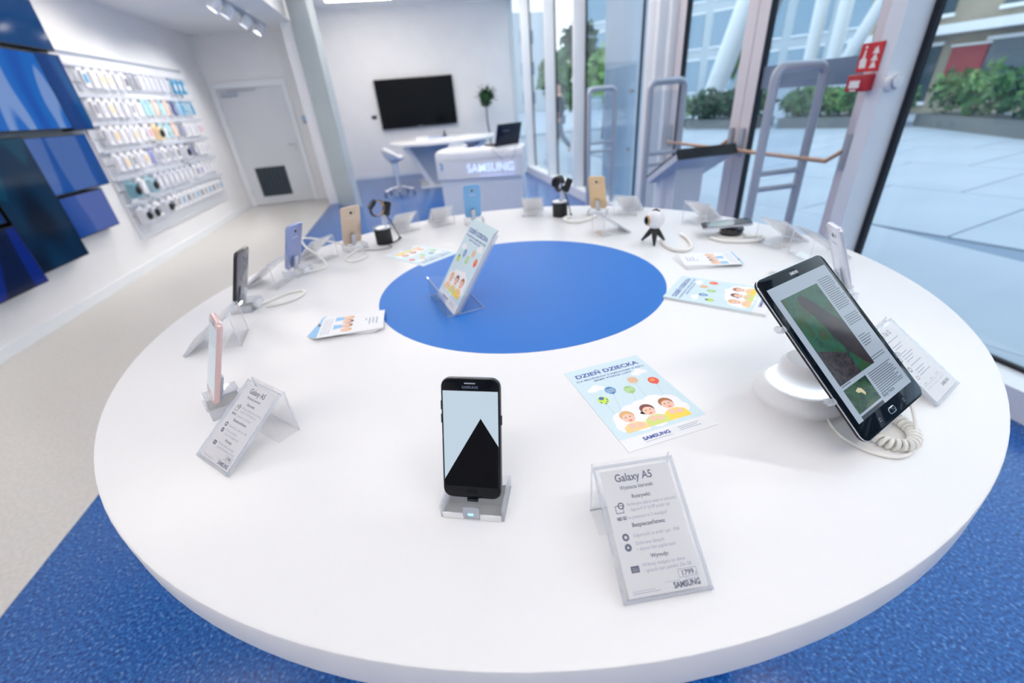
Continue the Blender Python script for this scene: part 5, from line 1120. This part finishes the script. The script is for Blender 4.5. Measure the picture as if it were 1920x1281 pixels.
# buildings
def building(name, lb, loc, rz, L, dp, H, wall, glass, cols, rws, wz0, wh, ww, band=None, floor_glass=None):
    t = thing(name, lb, 'building', loc, rz)
    b = MB(); b.box((0, dp / 2, H / 2), (L, dp, H), wall); b.obj('wall', t)
    gm = MB(); gm.box((0, -0.03, wh / 2), (ww, 0.08, wh), glass); gm = gm.mesh('window')
    fm = MB(); fm.box((0, -0.05, wh), (ww + 0.12, 0.14, 0.1), WHITE_MET); fm.box((0, -0.05, 0), (ww + 0.12, 0.14, 0.1), WHITE_MET); fm = fm.mesh('window_frame')
    for r_ in range(rws):
        for c in range(cols):
            x = -L / 2 + (c + 0.5) * L / cols; z = wz0 + r_ * (H - wz0) / rws
            o = bpy.data.objects.new('window', gm); COL.objects.link(o); o.parent = t; o.location = (x, 0, z)
            f_ = bpy.data.objects.new('window_frame', fm); COL.objects.link(f_); f_.parent = o
    if band:
        b = MB(); b.box((0, -0.4, band), (L, 0.8, 0.25), WHITE_MET); b.obj('canopy', t)
    return t
BG1 = mat('far_glass', (120, 150, 172), 0.1, 0.2); BG2 = mat('shop_glass', (64, 84, 96), 0.1, 0.2)
building('office_building', 'pale grey glass office building across the plaza', (34, 34, 0), D(-52), 46, 10, 15, mat('office_wall', (172, 186, 196), 0.6), BG1, 14, 4, 0.8, 2.7, 2.5)
sh = building('shop_building', 'beige shop building beyond the plaza at the right picture edge', (18.2, 7.0, 0), D(-79), 16, 8, 5.2, noise_mat('shop_wall', [(0.3, (138, 130, 116)), (0.7, (170, 160, 140))], 0.7, 0.7), BG2, 5, 2, 0.3, 1.7, 2.0, band=2.35)
POST = [((-4.6), (150, 40, 52), 'a'), ((-2.2), (196, 178, 130), 'b'), (0.2, (88, 150, 156), 'c'), (2.4, (206, 186, 140), 'd'), (4.4, (120, 140, 190), 'e')]
for x, c, k in POST:
    b = MB(); b.box((x, -0.1, 1.35), (0.9, 0.05, 1.0), mat('shop_poster_' + k, c, 0.6)); b.box((x, -0.1, 1.9), (1.0, 0.08, 0.06), WHITE_MET); b.obj('shop_poster', sh)
building('pale_block', 'pale block of flats seen through the tall windows', (-6, 62, 0), D(4), 50, 8, 11, mat('pale_wall', (208, 214, 220), 0.7), BG1, 10, 3, 0.8, 1.6, 1.8)
DGL = mat('dark_glass', (34, 66, 96), 0.12, 0.1)
building('glass_building', 'dark glass office building facing the large window pane', (17.5, -17.5, 0), D(-90), 30, 8, 15, mat('dark_wall', (70, 92, 112), 0.5), DGL, 12, 4, 0.5, 3.0, 2.1)
for (a, c, lb) in (((8.6, -4.6, 0), (7.6, 0.6, 7.5), 'white leaning steel tube in front of the dark glass building, nearer one'), ((10.5, 0.2, 0), (10.5, -5.5, 7.5), 'white leaning steel tube in front of the dark glass building, farther one')):
    b = MB(); b.tube([a, c], 0.22, TUBE, 20); tag(b.obj('steel_tube', smooth=True), lb, 'steel tube')
# passer-by
pr = thing('person', 'passer-by in a dark jacket and grey trousers walking outside the windows', 'person', (3.78, 11.4, 0), D(-100))
def skin_fig(name, verts, edges, rads, m, parent, root=0):
    me = bpy.data.meshes.new(name); me.from_pydata(verts, edges, []); o = bpy.data.objects.new(name, me); COL.objects.link(o); o.parent = parent
    me.materials.append(m)
    s_ = o.modifiers.new('skin', 'SKIN'); sub = o.modifiers.new('sub', 'SUBSURF'); sub.levels = 1; sub.render_levels = 2
    for i, r_ in enumerate(rads): me.skin_vertices[0].data[i].radius = (r_, r_) if not isinstance(r_, tuple) else r_
    me.skin_vertices[0].data[root].use_root = True
    return o
SKINM = mat('skin', (214, 172, 150), 0.6)
V = [(0, 0, 0.95), (0, 0.01, 1.18), (0, 0.02, 1.40), (0, 0.0, 1.50), (0, -0.01, 1.58), (0, -0.02, 1.68), (0, -0.01, 1.74),
     (0.19, 0.02, 1.40), (0.24, 0.08, 1.13), (0.24, -0.02, 0.92), (0.24, -0.05, 0.83), (-0.19, 0.02, 1.40), (-0.25, -0.04, 1.13), (-0.24, -0.18, 0.96), (-0.24, -0.24, 0.90),
     (0.1, 0.0, 0.90), (0.10, -0.14, 0.50), (0.10, -0.24, 0.10), (0.10, -0.38, 0.04), (-0.1, 0.0, 0.90), (-0.10, 0.08, 0.50), (-0.10, 0.32, 0.18), (-0.10, 0.27, 0.05)]
E_ = [(0, 1), (1, 2), (2, 3), (3, 4), (4, 5), (5, 6), (2, 7), (7, 8), (8, 9), (9, 10), (2, 11), (11, 12), (12, 13), (13, 14), (0, 15), (15, 16), (16, 17), (17, 18), (0, 19), (19, 20), (20, 21), (21, 22)]
skin_fig('body', V, E_, [(0.15, 0.11), (0.14, 0.10), (0.15, 0.10), 0.055, 0.075, 0.095, 0.06, 0.065, 0.048, 0.038, 0.035, 0.065, 0.048, 0.038, 0.035, 0.09, 0.06, 0.045, 0.035, 0.09, 0.06, 0.045, 0.035], SKINM, pr)
skin_fig('jacket', V[:3] + V[7:10] + V[11:14], [(0, 1), (1, 2), (2, 3), (3, 4), (4, 5), (2, 6), (6, 7), (7, 8)], [(0.18, 0.135), (0.175, 0.125), (0.175, 0.12), 0.085, 0.066, 0.056, 0.085, 0.066, 0.056], mat('jacket_dark', (28, 42, 58), 0.8), pr)
skin_fig('trousers', [V[0], V[15], V[16], V[17], V[19], V[20], V[21]], [(0, 1), (1, 2), (2, 3), (0, 4), (4, 5), (5, 6)], [(0.16, 0.12), 0.105, 0.078, 0.065, 0.105, 0.078, 0.065], mat('trousers_grey', (120, 130, 142), 0.8), pr)
skin_fig('hair', [(0, 0.03, 1.66), (0, 0.02, 1.75), (0, -0.05, 1.77)], [(0, 1), (1, 2)], [0.085, 0.085, 0.06], mat('hair_dark', (52, 42, 38), 0.7), pr)
b = MB()
for s_ in (-1, 1): b.lathe([(0.0, -0.008), (0.008, 0), (0.0, 0.008)], BLACK, 8, Matrix.Translation((s_ * 0.034, -0.112, 1.675)), cap=False)
b.obj('eyes', pr, True)
